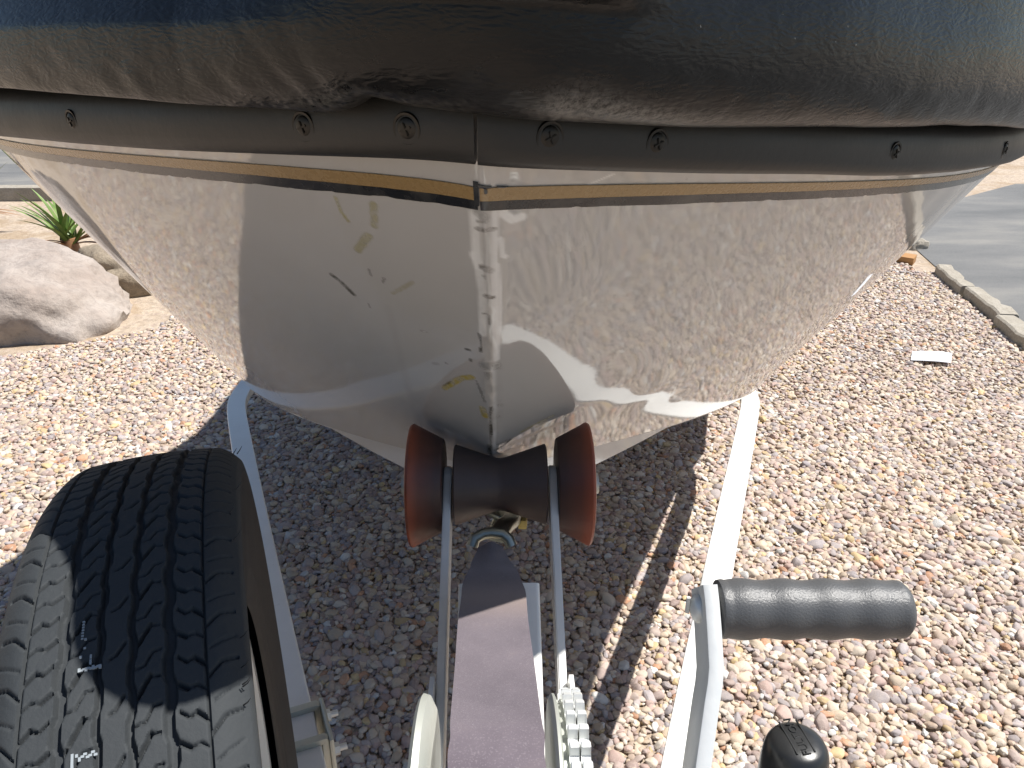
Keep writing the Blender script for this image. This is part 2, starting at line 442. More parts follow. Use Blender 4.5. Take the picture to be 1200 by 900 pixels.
tag(b, 'large pale smooth boulder sitting at the edge of the gravel', 'boulder')
b = rock_mesh('rock', (.42, .30, .20), 8.0, M_lowrock, (-1.98, 4.25, .03), R(35))
tag(b, 'low tan rock half buried behind the large boulder', 'rock')
b = rock_mesh('rock', (.075, .05, .05), 5.0, M_conc, (2.70, 4.83, .01), R(20), sub=4)
tag(b, 'small pale rock at the far end of the concrete edging', 'rock')

def blade(bm, base, az, L, w, lean, droop, n=8):
    d = Vector((math.cos(az), math.sin(az), 0)); s = Vector((-d.y, d.x, 0)); rows = []
    for k in range(n + 1):
        t = k / n; p = Vector(base) + d * (lean * L * t + droop * L * .35 * t * t) + Vector((0, 0, L * t * (1 - lean * .45) - droop * L * .6 * t * t))
        ww = w * (1 - t ** 2.2) * (.75 + .5 * t) + .001
        rows.append([bm.verts.new(p - s * ww), bm.verts.new(p + Vector((0, 0, -ww * .45))), bm.verts.new(p + s * ww), bm.verts.new(p + Vector((0, 0, -ww * .3)))])
    for a, b_ in zip(rows, rows[1:]):
        for j in range(4): bm.faces.new((a[j], a[(j + 1) % 4], b_[(j + 1) % 4], b_[j]))
    bm.faces.new(rows[0]); bm.faces.new(rows[-1][::-1])
def yucca(loc, n, L, label, dry=10, seed=1):
    rr = random.Random(seed); root = empty('yucca_plant', loc); tag(root, label, 'plant', None)
    bm = bmesh.new(); bmesh.ops.create_cone(bm, segments=12, radius1=.06, radius2=.045, depth=.14, cap_ends=True, matrix=Matrix.Translation((0, 0, .05)))
    frombm('stem', bm, M_dry, root)
    for k in range(n):
        bm = bmesh.new(); blade(bm, (rr.uniform(-.03, .03), rr.uniform(-.03, .03), .08 + rr.uniform(0, .05)), k * 2.399 + rr.uniform(-.2, .2), L * rr.uniform(.75, 1.1), .016, rr.uniform(.15, .75), rr.uniform(.1, .5))
        frombm('leaf', bm, M_leaf, root)
    for k in range(dry):
        bm = bmesh.new(); blade(bm, (0, 0, .07), k * 2.1 + rr.uniform(-.3, .3), L * rr.uniform(.5, .8), .018, rr.uniform(.7, 1.0), rr.uniform(.5, 1.0))
        frombm('dry_leaf', bm, M_dry, root)
yucca((-2.64, 4.70, 0), 30, .46, 'green spiky yucca with a skirt of dry brown leaves behind the boulder', 14, 3)
yucca((-3.75, 5.35, 0), 22, .55, 'green spiky yucca beside the far kerb, farthest out towards the road', 8, 5)

bm = bmesh.new(); box(bm, (0, 0, 0), (.19, .085, .045), None, .004)
o = frombm('wood_block', bm, M_wood); o.location = (2.43, 4.52, .022); o.rotation_euler = (R(4), 0, R(-38))
tag(o, 'short orange brown wood offcut lying where the gravel meets the driveway', 'wood block')
bm = bmesh.new(); nx = 10
P = np.array([[(u * .15 + .01 * v, v * .10, .002 + .006 * math.sin(u * 3 + 1) * (1 + .5 * v) + .004 * u * u) for v in np.linspace(-.5, .5, 5)] for u in np.linspace(-.5, .5, nx)])
P2 = P.copy(); P2[..., 2] -= .0012
Pc = np.concatenate([P, P2[:, ::-1]], 1)
o = link('paper_sheet', grid_mesh('paper_sheet', Pc, False, True), M_paper); o.location = (1.842, 2.985, .018); o.rotation_euler = (R(3), R(-3), R(-24))
tag(o, 'white folded scrap of paper lying on the gravel near the edging', 'paper')

# ------------------------------------------------------------------ the boat
def adopt(o, root):
    o.parent = root; o.location = -root.location; return o
boat = empty('boat', (0, 2.8, 0))
tag(boat, 'glossy off-white boat bow with gold and black pinstripes and black padded edge', 'boat')

import numpy as np, math
XC=-0.012
def br(d):
    e=np.maximum(d-.60,0); return 1.1*(1-np.exp(-np.minimum(d,.60)/.62))+.42*(1-np.exp(-e/.95))  # aft of the bow the beam is held in for the ground shadow
def bl(d):
    e=np.maximum(d-.50,0); b0=1.1*(1-math.exp(-.50/.62))
    return np.where(d<.50,1.1*(1-np.exp(-d/.62)),b0+.20*(1-np.exp(-e/.25)))-.33*np.maximum(d-.70,0)*np.clip((d-.70)/.3,0,1)+.33*np.maximum(d-2.1,0)  # unseen aft left side drawn inwards to shape the ground shadow
def mid(d): return .5*(br(d)-bl(d))*np.clip((d-.6)/.9,0,1)**2
def half(sg,d): return br(d) if sg>0 else bl(d)
def bc(d):
    e=np.minimum(d,.95); return .98*(1-np.exp(-e/.90))+.10*(1-np.exp(-np.maximum(d-.95,0)/.27))
def zr(sg,d):
    e=np.minimum(d,.70); f=np.minimum(d,1.15)
    return 1.2315-.23*e+.16*e*e if sg>0 else 1.2315+.0028*(1-np.exp(-d/.014))-.097*f+.042*f*f
def zc(d):
    return .838-.33*np.minimum(d,.95)
def KD(d): return 1.0*d
def hull_pt(sg,d,w):
    """sg side -1/+1, d metres aft of the stem head, w 0 at the rail .. 1 at the chine"""
    de=np.sqrt(d*d+.003**2)-.003
    dc=KD(d); dce=np.sqrt(dc*dc+.003**2)-.003
    R=np.stack([XC+.03*d+sg*half(sg,d),.45+de,zr(sg,d)],-1)
    Cn=np.stack([XC+.004+.03*d+mid(d)+sg*bc(dc),.76+dce,zc(dc)-.006*sg*bc(dc)],-1)
    w=np.asarray(w)[...,None]
    wp=np.maximum(w,0); P=R*(1-wp)+Cn*wp
    P[...,2]-=.39*np.minimum(w[...,0],0)
    P[...,1]-=.008*np.sin(np.pi*np.clip(w[...,0],0,1))
    return P

MARKS = [
    ('olive', [(-0.1118, 1.1931), (-0.1108, 1.1832), (-0.1068, 1.1744)], 0.00133, 0.7),
    ('olive', [(-0.0837, 1.1909), (-0.0862, 1.1744)], 0.00327, 0.65),
    ('olive', [(-0.0936, 1.1631), (-0.1049, 1.1489)], 0.00382, 0.6),
    ('dark', [(-0.1367, 1.1156), (-0.1295, 1.1088), (-0.1211, 1.0972)], 0.00185, 0.75),
    ('dark', [(-0.1, 1.1295), (-0.0995, 1.1246)], 0.00106, 0.7),
    ('dark', [(-0.0885, 1.1233), (-0.0903, 1.119)], 0.00106, 0.5),
    ('olive', [(-0.0836, 1.109), (-0.0733, 1.1174), (-0.065, 1.1248)], 0.00225, 0.4),
    ('dark', [(-0.109, 1.0886), (-0.1087, 1.0853)], 0.00108, 0.6),
    ('grey', [(-0.0648, 1.0694), (-0.0605, 1.0691)], 0.00128, 0.5),
    ('dark', [(-0.0274, 1.0585), (-0.0246, 1.0588)], 0.00112, 0.7),
    ('dark', [(-0.0243, 1.0461), (-0.0242, 1.0437)], 0.00101, 0.7),
    ('grey', [(-0.059, 1.0261), (-0.0551, 1.0275)], 0.00228, 0.35),
    ('dark', [(-0.0472, 1.0319), (-0.0465, 1.0312)], 0.0009, 0.6),
    ('yellow', [(-0.052, 0.9897), (-0.0436, 1.0017), (-0.0342, 1.0144), (-0.0249, 1.0197)], 0.00376, 0.85),
    ('dark', [(-0.0523, 0.9937), (-0.045, 1.0039)], 0.00094, 0.7),
    ('yellow', [(-0.0165, 0.9723), (-0.0143, 0.9592)], 0.00371, 0.8),
    ('dark', [(-0.0207, 1.0162), (-0.017, 1.0016), (-0.0141, 0.9854)], 0.00103, 0.6),
    ('stain', [(-0.0132, 1.1835), (-0.0081, 1.1822), (-0.0029, 1.1823)], 0.00175, 0.85),
    ('stain', [(-0.0132, 1.1891), (-0.009, 1.1886)], 0.00107, 0.6),
    ('grey', [(-0.0133, 1.1961), (-0.0081, 1.1917)], 0.0032, 0.6),
    ('stain', [(-0.0112, 1.152), (-0.0054, 1.148)], 0.00264, 0.7),
    ('stain', [(-0.0103, 1.144), (-0.0094, 1.1423)], 0.0013, 0.7),
    ('stain', [(-0.0093, 1.125), (-0.0045, 1.1226)], 0.00185, 0.95),
    ('stain', [(-0.0123, 1.1063), (-0.0099, 1.1062)], 0.00102, 0.7),
    ('dark', [(-0.0075, 1.1043), (-0.0075, 1.0948)], 0.00072, 0.6),
    ('grey', [(-0.0136, 1.0423), (-0.0035, 1.0406)], 0.00504, 0.85),
    ('grey', [(-0.01, 1.0316), (-0.0092, 1.026)], 0.00295, 0.8),
    ('dark', [(-0.0157, 1.0825), (-0.0148, 1.0707), (-0.0153, 1.0596)], 0.00083, 0.8),
    ('stain', [(-0.0074, 0.9776), (-0.0086, 0.9638)], 0.00131, 0.8),
    ('dark', [(-0.0091, 0.9435), (-0.0089, 0.9246)], 0.00156, 0.9),
    ('dark', [(-0.011, 0.8997), (-0.0113, 0.8806)], 0.00241, 1),
    ('dark', [(-0.0106, 0.8705), (-0.0094, 0.8668)], 0.00208, 0.9),
    ('dark', [(-0.0087, 0.9771), (-0.0108, 0.8482)], 0.00077, 0.6),
    ('grey', [(0.0001, 0.9776), (0.0007, 0.9758)], 0.00201, 0.7),
    ('grey', [(-0.0019, 0.9583), (-0.0013, 0.9566)], 0.00166, 0.5),
    ('olive', [(0.0228, 0.9111), (0.038, 0.9192), (0.0558, 0.9269)], 0.00198, 0.8),
    ('olive', [(0.0401, 0.9123), (0.049, 0.9181)], 0.00291, 0.4),
    ('dark', [(-0.0055, 0.8891), (0.0035, 0.8922), (0.0109, 0.9014)], 0.00145, 0.8),
    ('dark', [(-0.0025, 0.9002), (0.0073, 0.9016)], 0.00109, 0.7),
    ('grey', [(0.0081, 0.8767), (0.0105, 0.8793)], 0.00234, 0.6),
    ('grey', [(-0.002, 1.0363), (0.0016, 1.0356)], 0.00087, 0.6),
    ('white', [(-0.015, 1.1946), (-0.0145, 1.1607), (-0.0117, 1.1292), (-0.0127, 1.0834)], 0.00332, 0.75),
    ('white', [(-0.0161, 1.1615), (-0.0128, 1.1512)], 0.00349, 0.8),
    ('white', [(-0.0021, 1.2003), (-0.0029, 1.1602), (-0.0029, 1.124), (-0.0027, 1.0499)], 0.00248, 0.8),
    ('white', [(0.0031, 1.1933), (0.009, 1.1877), (0.015, 1.1892)], 0.00328, 0.7),
    ('white', [(0.0013, 1.1738), (0.0029, 1.1594), (0.0046, 1.1583)], 0.00203, 0.6),
    ('white', [(-0.0004, 1.152), (0.0011, 1.1099), (-0.0013, 1.0496)], 0.00177, 0.6),
    ('white', [(-0.0021, 1.2042), (0.0014, 1.203)], 0.00262, 0.9),
    ('white', [(-0.0049, 1.0385), (-0.0046, 0.9707), (-0.0067, 0.8816)], 0.00185, 0.5),
    ('wear', [(-0.0065, 1.2009), (-0.007, 1.1372), (-0.0064, 1.0506), (-0.0064, 0.9381)], 0.00935, 0.35),
    ('brown_tint', [(0.0131, 0.8897), (0.0363, 0.8987), (0.0649, 0.9026)], 0.00564, 0.35),  # soft brown tint low beside the stem
    ('brown_tint', [(-0.0013, 0.8683), (0.0229, 0.879)], 0.00472, 0.3),
    ('dirt', [(-0.1068, 0.8664), (-0.0654, 0.8586), (-0.0254, 0.8496)], 0.00585, 0.35),  # soft dull brown tint along the lower left edge
    ('wear', [(-0.0911, 1.0899), (-0.0909, 1.021), (-0.0925, 0.9444), (-0.0924, 0.8764)], 0.00492, 0.25),
    ('grey', [(0.1314, 1.2057), (0.1303, 1.2034)], 0.00059, 0.7),
    ('white', [(0.058, 1.2081), (0.0743, 1.214)], 0.00066, 0.5),
]

PAINT = {'olive': (.30, .275, .13), 'yellow': (.42, .33, .06), 'dark': (.07, .065, .055), 'grey': (.27, .265, .25), 'stain': (.17, .155, .14),
         'white': (.82, .82, .80), 'wear': (.40, .385, .36), 'brown_tint': (.50, .36, .24), 'dirt': (.33, .27, .25)}
GEL = np.array((.470, .460, .444))

def vnoise(x, y, f, seed=0):
    x = x * f; y = y * f; xi = np.floor(x).astype(int); yi = np.floor(y).astype(int); fx = x - xi; fy = y - yi
    def h(a, b): return np.abs(np.sin(a * 127.1 + b * 311.7 + seed * 74.7) * 43758.5453) % 1
    sx = fx * fx * (3 - 2 * fx); sy = fy * fy * (3 - 2 * fy)
    return (h(xi, yi) * (1 - sx) + h(xi + 1, yi) * sx) * (1 - sy) + (h(xi, yi + 1) * (1 - sx) + h(xi + 1, yi + 1) * sx) * sy

dn = np.concatenate([np.linspace(0, .11, 115), .11 + np.cumsum(np.linspace(.001, .0035, 110)), [0]])[:-1]
tail = dn[-1] + np.cumsum(.004 * 1.06 ** np.arange(75)); tail = tail[tail < 4.9]
dd = np.concatenate([dn, tail, [4.9]])
ww = np.concatenate([np.linspace(-.075, 0, 12)[:-1], np.linspace(0, 1, 430)])
P = np.concatenate([hull_pt(-1, dd[::-1][:-1, None] + 0 * ww[None], ww[None] + 0 * dd[:-1, None]), hull_pt(1, dd[:, None] + 0 * ww[None], ww[None] + 0 * dd[:, None])], 0)
# reflection-shaping hollows and hand-fairing ripples: a real moulding is never quite true
px, pz = P[..., 0], P[..., 2]
HOLLOWS = [(.045, 1.085, -.0036, .050, .060), (.120, .985, .0016, .036, .028), (.175, .905, -.0024, .028, .024), (.235, .87, .0014, .02, .02), (.085, .93, -.0010, .03, .02), (.030, 1.13, .0008, .03, .03), (-.15, 1.00, -.0008, .05, .06), (.26, 1.04, .0010, .05, .06)]
def relief(px, pz):
    st = np.exp(-((px - (XC + .004)) / .008) ** 2)
    # shallow hollows and humps shaped to bend the white reflection right of the stem
    soft = 0
    for cx, cz, a_, sx, sz in HOLLOWS: soft = soft + a_ * np.exp(-((px - cx) / sx) ** 2 - ((pz - cz) / sz) ** 2)
    return soft + (vnoise(px, pz, 9, 3) - .5) * .0005 - st * (vnoise(px * 2, pz, 60, 9) * .0022 + vnoise(px, pz, 25, 2) * .0016 + vnoise(px * 3, pz, 170, 4) * .0006)
P[..., 1] += relief(px.copy(), pz.copy())
me = grid_mesh('hull', P)
col = np.ones(P.shape[:2] + (4,)); col[..., :3] = GEL; col[..., 3] = 0
f1 = vnoise(px, pz, 500, 1); f2 = vnoise(px, pz, 190, 4); ragg = .55 * f1 + .45 * f2
for key, pts, hw, stg in sorted(MARKS, key=lambda q: q[0] not in ('wear', 'white', 'brown_tint', 'dirt')):
    pts = np.array(pts); d2 = np.full(px.shape, 9.0)
    bb = (px > pts[:, 0].min() - .03) & (px < pts[:, 0].max() + .03) & (pz > pts[:, 1].min() - .03) & (pz < pts[:, 1].max() + .03)
    if not bb.any(): continue
    qx, qz = px[bb], pz[bb]; best = np.full(qx.shape, 9.0)
    for (ax, az), (bx, bz) in zip(pts, pts[1:]):
        vx, vz = bx - ax, bz - az; L2 = vx * vx + vz * vz + 1e-12
        t = np.clip(((qx - ax) * vx + (qz - az) * vz) / L2, 0, 1)
        best = np.minimum(best, np.hypot(qx - ax - t * vx, qz - az - t * vz))
    soft = {'dark': .35, 'stain': .5, 'wear': 1.0, 'brown_tint': 1.0, 'dirt': 1.1}.get(key, .6)
    a = np.clip((1.25 - best / hw) / soft, 0, 1); rg = ragg[bb]
    k = .25 if key in ('wear', 'white') else .75
    a = min(1, stg * 1.2) * np.clip(a * (1 - k + k * 2.0 * rg) - k * .25, 0, 1)
    c = col[bb]; c[:, :3] = c[:, :3] * (1 - a[:, None]) + np.array(PAINT[key]) * a[:, None]
    c[:, 3] = np.maximum(c[:, 3], a * (.9 if key != 'white' else .35)); col[bb] = c
at = me.color_attributes.new('paint', 'FLOAT_COLOR', 'POINT')
at.data.foreach_set('color', col.astype(np.float32).ravel())
adopt(link('hull', me, M_gel), boat)

def bare(me):                                   # clean gelcoat colour on the plain mouldings
    a = me.color_attributes.new('paint', 'FLOAT_COLOR', 'POINT')
    a.data.foreach_set('color', np.tile(np.array([*GEL, .1], np.float32), len(me.vertices))); return me
# bottom: a narrow facet under the chine, then the V down to the keel
db = np.concatenate([np.linspace(0, .4, 60), np.linspace(.42, 4.9, 40)])
rows = []
for sg in (-1, 1):
    Cn = hull_pt(sg, db, np.ones_like(db)); dc = KD(db)
    h = np.maximum(.075 * (1 - dc / .27), 0) + .002
    Lw = Cn.copy(); Lw[:, 2] -= h; Lw[:, 0] -= sg * .15 * h * np.minimum(dc / .05, 1); Lw[:, 1] += .33 * h
    K = np.stack([0 * db + XC + .004 + .03 * db + mid(db), (.785 + dc), .763 - .36 * np.minimum(dc, .90) - .012 * np.maximum(dc - .90, 0)], 1)
    rows.append([Cn, Lw, Lw * .5 + K * .5, K])
G = np.stack(rows[0] + rows[1][::-1][1:], 1)
adopt(link('hull_bottom', bare(grid_mesh('hull_bottom', G)), M_gel, None, True, 30), boat)
# transom
T0 = hull_pt(-1, np.array([4.9]), np.array([0.]))[0]; T1 = hull_pt(-1, np.array([4.9]), np.array([1.]))[0]
U0 = hull_pt(1, np.array([4.9]), np.array([0.]))[0]; U1 = hull_pt(1, np.array([4.9]), np.array([1.]))[0]
bm = bmesh.new(); pts = [T0, T1, G[-1, 3], U1, U0]
lo = [bm.verts.new(p) for p in pts]; hi = [bm.verts.new(Vector(p) + Vector((0, -.05, .0))) for p in pts]
bm.faces.new(lo); bm.faces.new(hi[::-1])
for i in range(5): bm.faces.new((lo[i], hi[i], hi[(i + 1) % 5], lo[(i + 1) % 5]))
me = bpy.data.meshes.new('transom'); bm.to_mesh(me); bm.free(); adopt(link('transom', bare(me), M_gel, None, False), boat)

def rail_curve(u, e):
    d = np.abs(u); de = np.sqrt(d * d + e * e) - e
    hb = np.where(u < 0, -bl(d), br(d)); x = XC + .03 * d + hb; y = .45 + de; z = np.where(u < 0, zr(-1, d), zr(1, d))
    tx, ty = np.gradient(x, u), np.gradient(y, u); L = np.hypot(tx, ty)
    return x, y, z, ty / L, -tx / L            # outward normal in plan (forward and away)

def rail_part(sg):
    u = np.concatenate([[.0002], np.linspace(.0015, .25, 120), np.linspace(.26, 4.88, 90)])
    x, y, z, nx_, ny_ = rail_curve(sg * u, .012)
    if sg < 0: z = z - .0012 * np.exp(-u / .01)
    sec = [(-.006, -.001), (.008, -.0015), (.0125, .002), (.0150, .009), (.0155, .019), (.0140, .029), (.0105, .0355), (.005, .040), (-.003, .047), (-.016, .050), (-.016, .0)]
    wob = (vnoise(u, u * 0, 14, 8 + sg) - .5) * .0022
    Pn = np.stack([np.stack([x + nx_ * a, y + ny_ * a, z + b + wob * (1 if b < .02 else .2)], -1) for a, b in sec], 1)
    me = grid_mesh('rub_rail', Pn, False, True, flip=sg > 0)
    o = adopt(link('rub_rail', me, M_rail, None, True, 50), boat)
    return o
rails = {sg: rail_part(sg) for sg in (-1, 1)}
rails[-1]['label'] = 'left length of black rubber rub rail, scuffed near the stem joint'

def screw_mesh():
    bm = bmesh.new(); n = 24
    prof = [(.0092, -.0005), (.0088, .0006), (.0074, .0004), (.0070, -.0016), (.0066, -.0012), (.0060, .0004), (.0042, .0014), (.0016, .0016)]
    rings = [[bm.verts.new((r * math.cos(2 * math.pi * k / n), r * math.sin(2 * math.pi * k / n), h)) for k in range(n)] for r, h in prof]
    for a, b_ in zip(rings, rings[1:]):
        for k in range(n): bm.faces.new((a[k], a[(k + 1) % n], b_[(k + 1) % n], b_[k]))
    bm.faces.new(rings[-1])
    for a in (0, 90):
        M4 = Matrix.Rotation(R(a + 20), 4, 'Z'); box(bm, (0, 0, .0012), (.0066, .0014, .0018), M4)
        box(bm, (0, 0, .0021), (.0078, .00055, .0006), M4)
    me = bpy.data.meshes.new('screw'); bmesh.ops.recalc_face_normals(bm, faces=bm.faces[:]); bm.to_mesh(me); bm.free()
    me.materials.append(M_dark); me.shade_smooth(); me.set_sharp_from_angle(angle=R(30)); return me
SM = screw_mesh()
for u in (-.360, -.212, -.058, -.0185, .0195, .059, .212, .40, -.56, .60, -.9, .95, -1.4, 1.45):
    sg = -1 if u < 0 else 1
    uu = np.array([u - 1e-3, u, u + 1e-3]); x, y, z, nx_, ny_ = rail_curve(uu, .012)
    nrm = Vector((nx_[1], ny_[1], -.10)).normalized()
    o = bpy.data.objects.new('screw', SM); COL.objects.link(o); o.parent = rails[sg]
    o.location = Vector((x[1], y[1], z[1] + .0180)) + nrm * .0150
    o.rotation_euler = nrm.to_track_quat('Z', 'Y').to_euler()

# pinstripes: tape laid on the gelcoat
def hull_n(sg, d, w):
    e = 1e-3
    a = hull_pt(sg, d + e, w) - hull_pt(sg, np.maximum(d - e, 0), w); b_ = hull_pt(sg, d, w + e) - hull_pt(sg, d, w - e)
    n = np.cross(a, b_); n /= np.linalg.norm(n, axis=-1, keepdims=True) + 1e-12
    return np.where((n[..., 1:2] > 0), -n, n)
def tape(name, sg, f0, f1, mat, rag0, rag1, h=.0007, dmin=.0015):
    d = np.concatenate([np.linspace(dmin, .30, 420), np.linspace(.305, 4.8, 120)])
    j0 = (np.clip(vnoise(d, d * 0, 160, 3 + sg) - .62, 0, 1) * rag0) + (vnoise(d, d * 0, 60, 7) - .5) * rag0 * .15
    j1 = (np.clip(vnoise(d, d * 0, 190, 5 + sg) - .58, 0, 1) * rag1) + (vnoise(d, d * 0, 50, 9 + sg) - .5) * rag1 * .2
    w0 = f0(d) + j0; w1 = f1(d) - j1
    rows = []
    for t, off in ((0, 0.0), (0, h), (.33, h), (.66, h), (1, h), (1, 0.0)):
        w = w0 * (1 - t) + w1 * t
        p = hull_pt(sg, d, w); p[..., 1] += relief(p[..., 0].copy(), p[..., 2].copy())
        rows.append(p + hull_n(sg, d, w) * (off + .0004))
    adopt(link(name, grid_mesh(name, np.stack(rows, 1)), mat, None, True, 40), boat)
for sg in (-1, 1):
    top = lambda d: .024 + .021 * np.exp(-d / .07)
    bot = lambda d: .038 + .030 * np.exp(-d / .11)
    blk = lambda d: .056 + .029 * np.exp(-d / .12)
    tape('gold_stripe', sg, top, lambda d: bot(d) - .0003, M_gold, .0007, .0010, dmin=.0004)
    tape('black_stripe', sg, bot, blk, M_blk, .0008, .006, .0006, dmin=.0004)

bm = bmesh.new()                                 # cracked, darkened bit of tape left over the stem
for x0, x1, w0, w1 in ((-.0150, -.0118, .036, .079), (-.0118, -.004, .0405, .0455), (-.0085, -.0065, .046, .055), (-.001, .006, .0415, .0440)):
    vs = []
    for xx, w_ in ((x0, w0), (x1, w0 + .001), (x1, w1 - .002), ((x0 + x1) / 2, w1), (x0, w1 - .001)):
        sg = -1 if xx < XC else 1; d_ = np.array([abs(xx - XC) / 1.77]); p = hull_pt(sg, d_, np.array([w_]))
        p[..., 1] += relief(p[..., 0].copy(), p[..., 2].copy()); vs.append(Vector(p[0]) + Vector((0, -.0019, -.0003)))
    f_ = [bm.verts.new(v) for v in vs]; g_ = [bm.verts.new(v + Vector((0, .0022, .0006))) for v in vs]
    bm.faces.new(f_)
    for i in range(5): bm.faces.new((f_[i], g_[i], g_[(i + 1) % 5], f_[(i + 1) % 5]))
adopt(frombm('tape_scrap', bm, M_blk, None, False), boat)

# padded vinyl bolster over the bow, running back into the cover
u = np.concatenate([-np.linspace(.70, 4.85, 40)[::-1], np.linspace(-.69, .69, 560), np.linspace(.70, 4.85, 40)])
x, y, z, nx_, ny_ = rail_curve(u, .014)
z = z + .027 + .014 * (1 - np.exp(-(u / .15) ** 2))
sec = [(-.03, .016), (-.005, .010), (.012, .004), (.024, .0005), (.034, .0005), (.043, .0040), (.0505, .0100), (.0560, .018), (.0595, .028), (.0610, .040), (.0605, .054), (.0580, .068), (.0540, .084), (.052, .102), (.036, .114), (.016, .124), (-.006, .131), (-.030, .136), (-.055, .139)]
# densify
sa = np.array(sec); ts = np.linspace(0, len(sec) - 1, 90); A_ = np.interp(ts, np.arange(len(sec)), sa[:, 0]); B_ = np.interp(ts, np.arange(len(sec)), sa[:, 1])
ker = np.ones(5) / 5; A_[2:-2] = np.convolve(A_, ker, 'valid'); B_[2:-2] = np.convolve(B_, ker, 'valid')
lipw = np.exp(-np.clip(B_, 0, 1) / .018)
tuck = .0075 * np.exp(-((x + .052) / .013) ** 2) + .0030 * np.exp(-((x + .030) / .022) ** 2) - .0012 * np.exp(-((x + .085) / .012) ** 2)
wave = (vnoise(u, u * 0, 7, 2) - .5) * .004 + (vnoise(u, u * 0, 30, 6) - .5) * .0012
bz = z[:, None] + B_[None] + lipw[None] * (tuck + wave)[:, None]
# creases running up from the tuck, and soft puckers elsewhere
crease = np.zeros_like(bz)
for cx, sl, amp, wd in ((-.066, .35, .0035, .004), (-.078, .8, .0028, .005), (-.040, -.5, .003, .005), (-.028, -1.1, .0026, .006), (-.055, 0, -.003, .012), (-.012, -.2, .0022, .003), (.02, -.6, .0015, .006)):
    X_ = x[:, None] + (B_[None] * sl); crease -= amp * np.exp(-((X_ - cx) / wd) ** 2) * np.exp(-np.clip(B_, 0, 1)[None] / .022)
puck = (vnoise(x[:, None] * 1.0 + B_[None] * .5, B_[None], 70, 11) - .5) * .0016 * np.exp(-((B_[None] - .012) / .016) ** 2) + (vnoise(x[:, None], B_[None], 11, 13) - .5) * .004
bul = 1 - .75 * np.clip((-u - .004) / .09, 0, 1) - .25 * np.clip((u - .03) / .14, 0, 1) - .6 * np.clip((u - .45) / .2, 0, 1)  # bulge trimmed on each side to shape the shadows it casts
off = np.where(A_[None] > .036, .036 + (A_[None] - .036) * bul[:, None] + (.066 * np.exp(-((u - .004) / np.where(u < .004, .015, .019)) ** 2))[:, None] * (np.clip((B_ - .053) / .017, 0, 1) * np.clip((.115 - B_) / .035, 0, 1))[None] - (.028 * np.clip((-u - .02) / .06, 0, 1))[:, None] * np.clip((B_ - .045) / .05, 0, 1)[None], A_[None]) + crease + puck  # unseen nose bulge added to cast the bow's shadow on the tyre
Pc = np.stack([x[:, None] + nx_[:, None] * off, y[:, None] + ny_[:, None] * off, bz], -1)
top = []
for k in (.12, .3, .55, .8, 1.0):
    q = Pc[:, -1].copy(); q[:, 0] = q[:, 0] * (1 - k) + (.03 * np.abs(u) + mid(np.abs(u))) * k; q[:, 1] += .16 * k * np.exp(-np.abs(u) * 1.2); q[:, 2] += .02 * math.sin(k * 1.57); top.append(q)
Pc = np.concatenate([Pc, np.stack(top, 1)], 1)
me = grid_mesh('bow_cushion', Pc, flip=True)
sc = np.zeros(Pc.shape[:2]); X_ = x[:, None] + 0 * B_[None]; Bz = B_[None] + 0 * x[:, None]
yy = .007 + .006 * np.exp(-((X_ - .02) / .03) ** 2)
m_ = np.clip((X_ - .003) / .01, 0, 1) * np.clip((.150 - X_) / .09, 0, 1)
sc[:, :B_.size] = m_ * np.exp(-((Bz - yy * .6) / (yy * .7)) ** 2) * .9 + .5 * np.exp(-((X_ + .07) / .025) ** 2) * np.exp(-((Bz - .006) / .006) ** 2) + .3 * np.exp(-((X_ + .025) / .02) ** 2) * np.exp(-((Bz - .004) / .004) ** 2)
a = me.attributes.new('scuff', 'FLOAT', 'POINT'); a.data.foreach_set('value', sc.astype(np.float32).ravel())
adopt(link('bow_cushion', me, M_vin), boat)

bm = bmesh.new()                                 # bow eye: bent rod through the foot of the stem
sweep(bm, [(-.024, .795, .812), (-.022, .775, .797), (-.014, .755, .783), (0, .748, .778), (.014, .755, .783), (.022, .775, .797), (.024, .795, .812)], circ(.0055, 12))
adopt(frombm('bow_eye', bm, M_hook), boat)

# ------------------------------------------------------------------ the trailer
tr = empty('boat_trailer', (0, 2.8, 0))
tag(tr, 'white painted boat trailer with winch, amber bow roller and tongue jack on the gravel', 'trailer')
def tpart(name, bm, mat, label=None, angle=35, smooth=True):
    o = adopt(frombm(name, bm, mat, None, smooth, angle), tr)
    if label: o['label'] = label
    return o
def sub(name, bm, mat, parent, angle=35, smooth=True):
    return frombm(name, bm, mat, parent, smooth, angle)

def smooth_path(pts, n=8):
    pts = [Vector(p) for p in pts]; out = []
    for i in range(len(pts) - 1):
        p0 = pts[max(i - 1, 0)]; p1, p2 = pts[i], pts[i + 1]; p3 = pts[min(i + 2, len(pts) - 1)]
        for k in range(n):
            t = k / n
            out.append(.5 * ((2 * p1) + (p2 - p0) * t + (2 * p0 - 5 * p1 + 4 * p2 - p3) * t * t + (3 * p1 - p0 - 3 * p2 + p3) * t ** 3))
    out.append(pts[-1]); return out
for sg, off in ((-1, -.019), (1, -.010)):
    pts = [(sg * .045, .18, .505), (sg * .10, .32, .493), (sg * .283, .80, .444), (sg * .48, 1.31, .391), (sg * .635, 1.71, .349), (sg * .725, 1.95, .322), (sg * .752, 2.06, .311), (sg * .760, 2.18, .302), (sg * .76, 2.6, .285), (sg * .76, 3.4, .27), (sg * .76, 6.2, .27)]
    pts = [(p[0] + off * min(1, p[1]), p[1], p[2]) for p in pts]
    bm = bmesh.new(); sweep(bm, smooth_path(pts, 6), rrect(.0508, .024, .0025, 2, -.012))
    tpart('frame_rail', bm, M_white, angle=20)
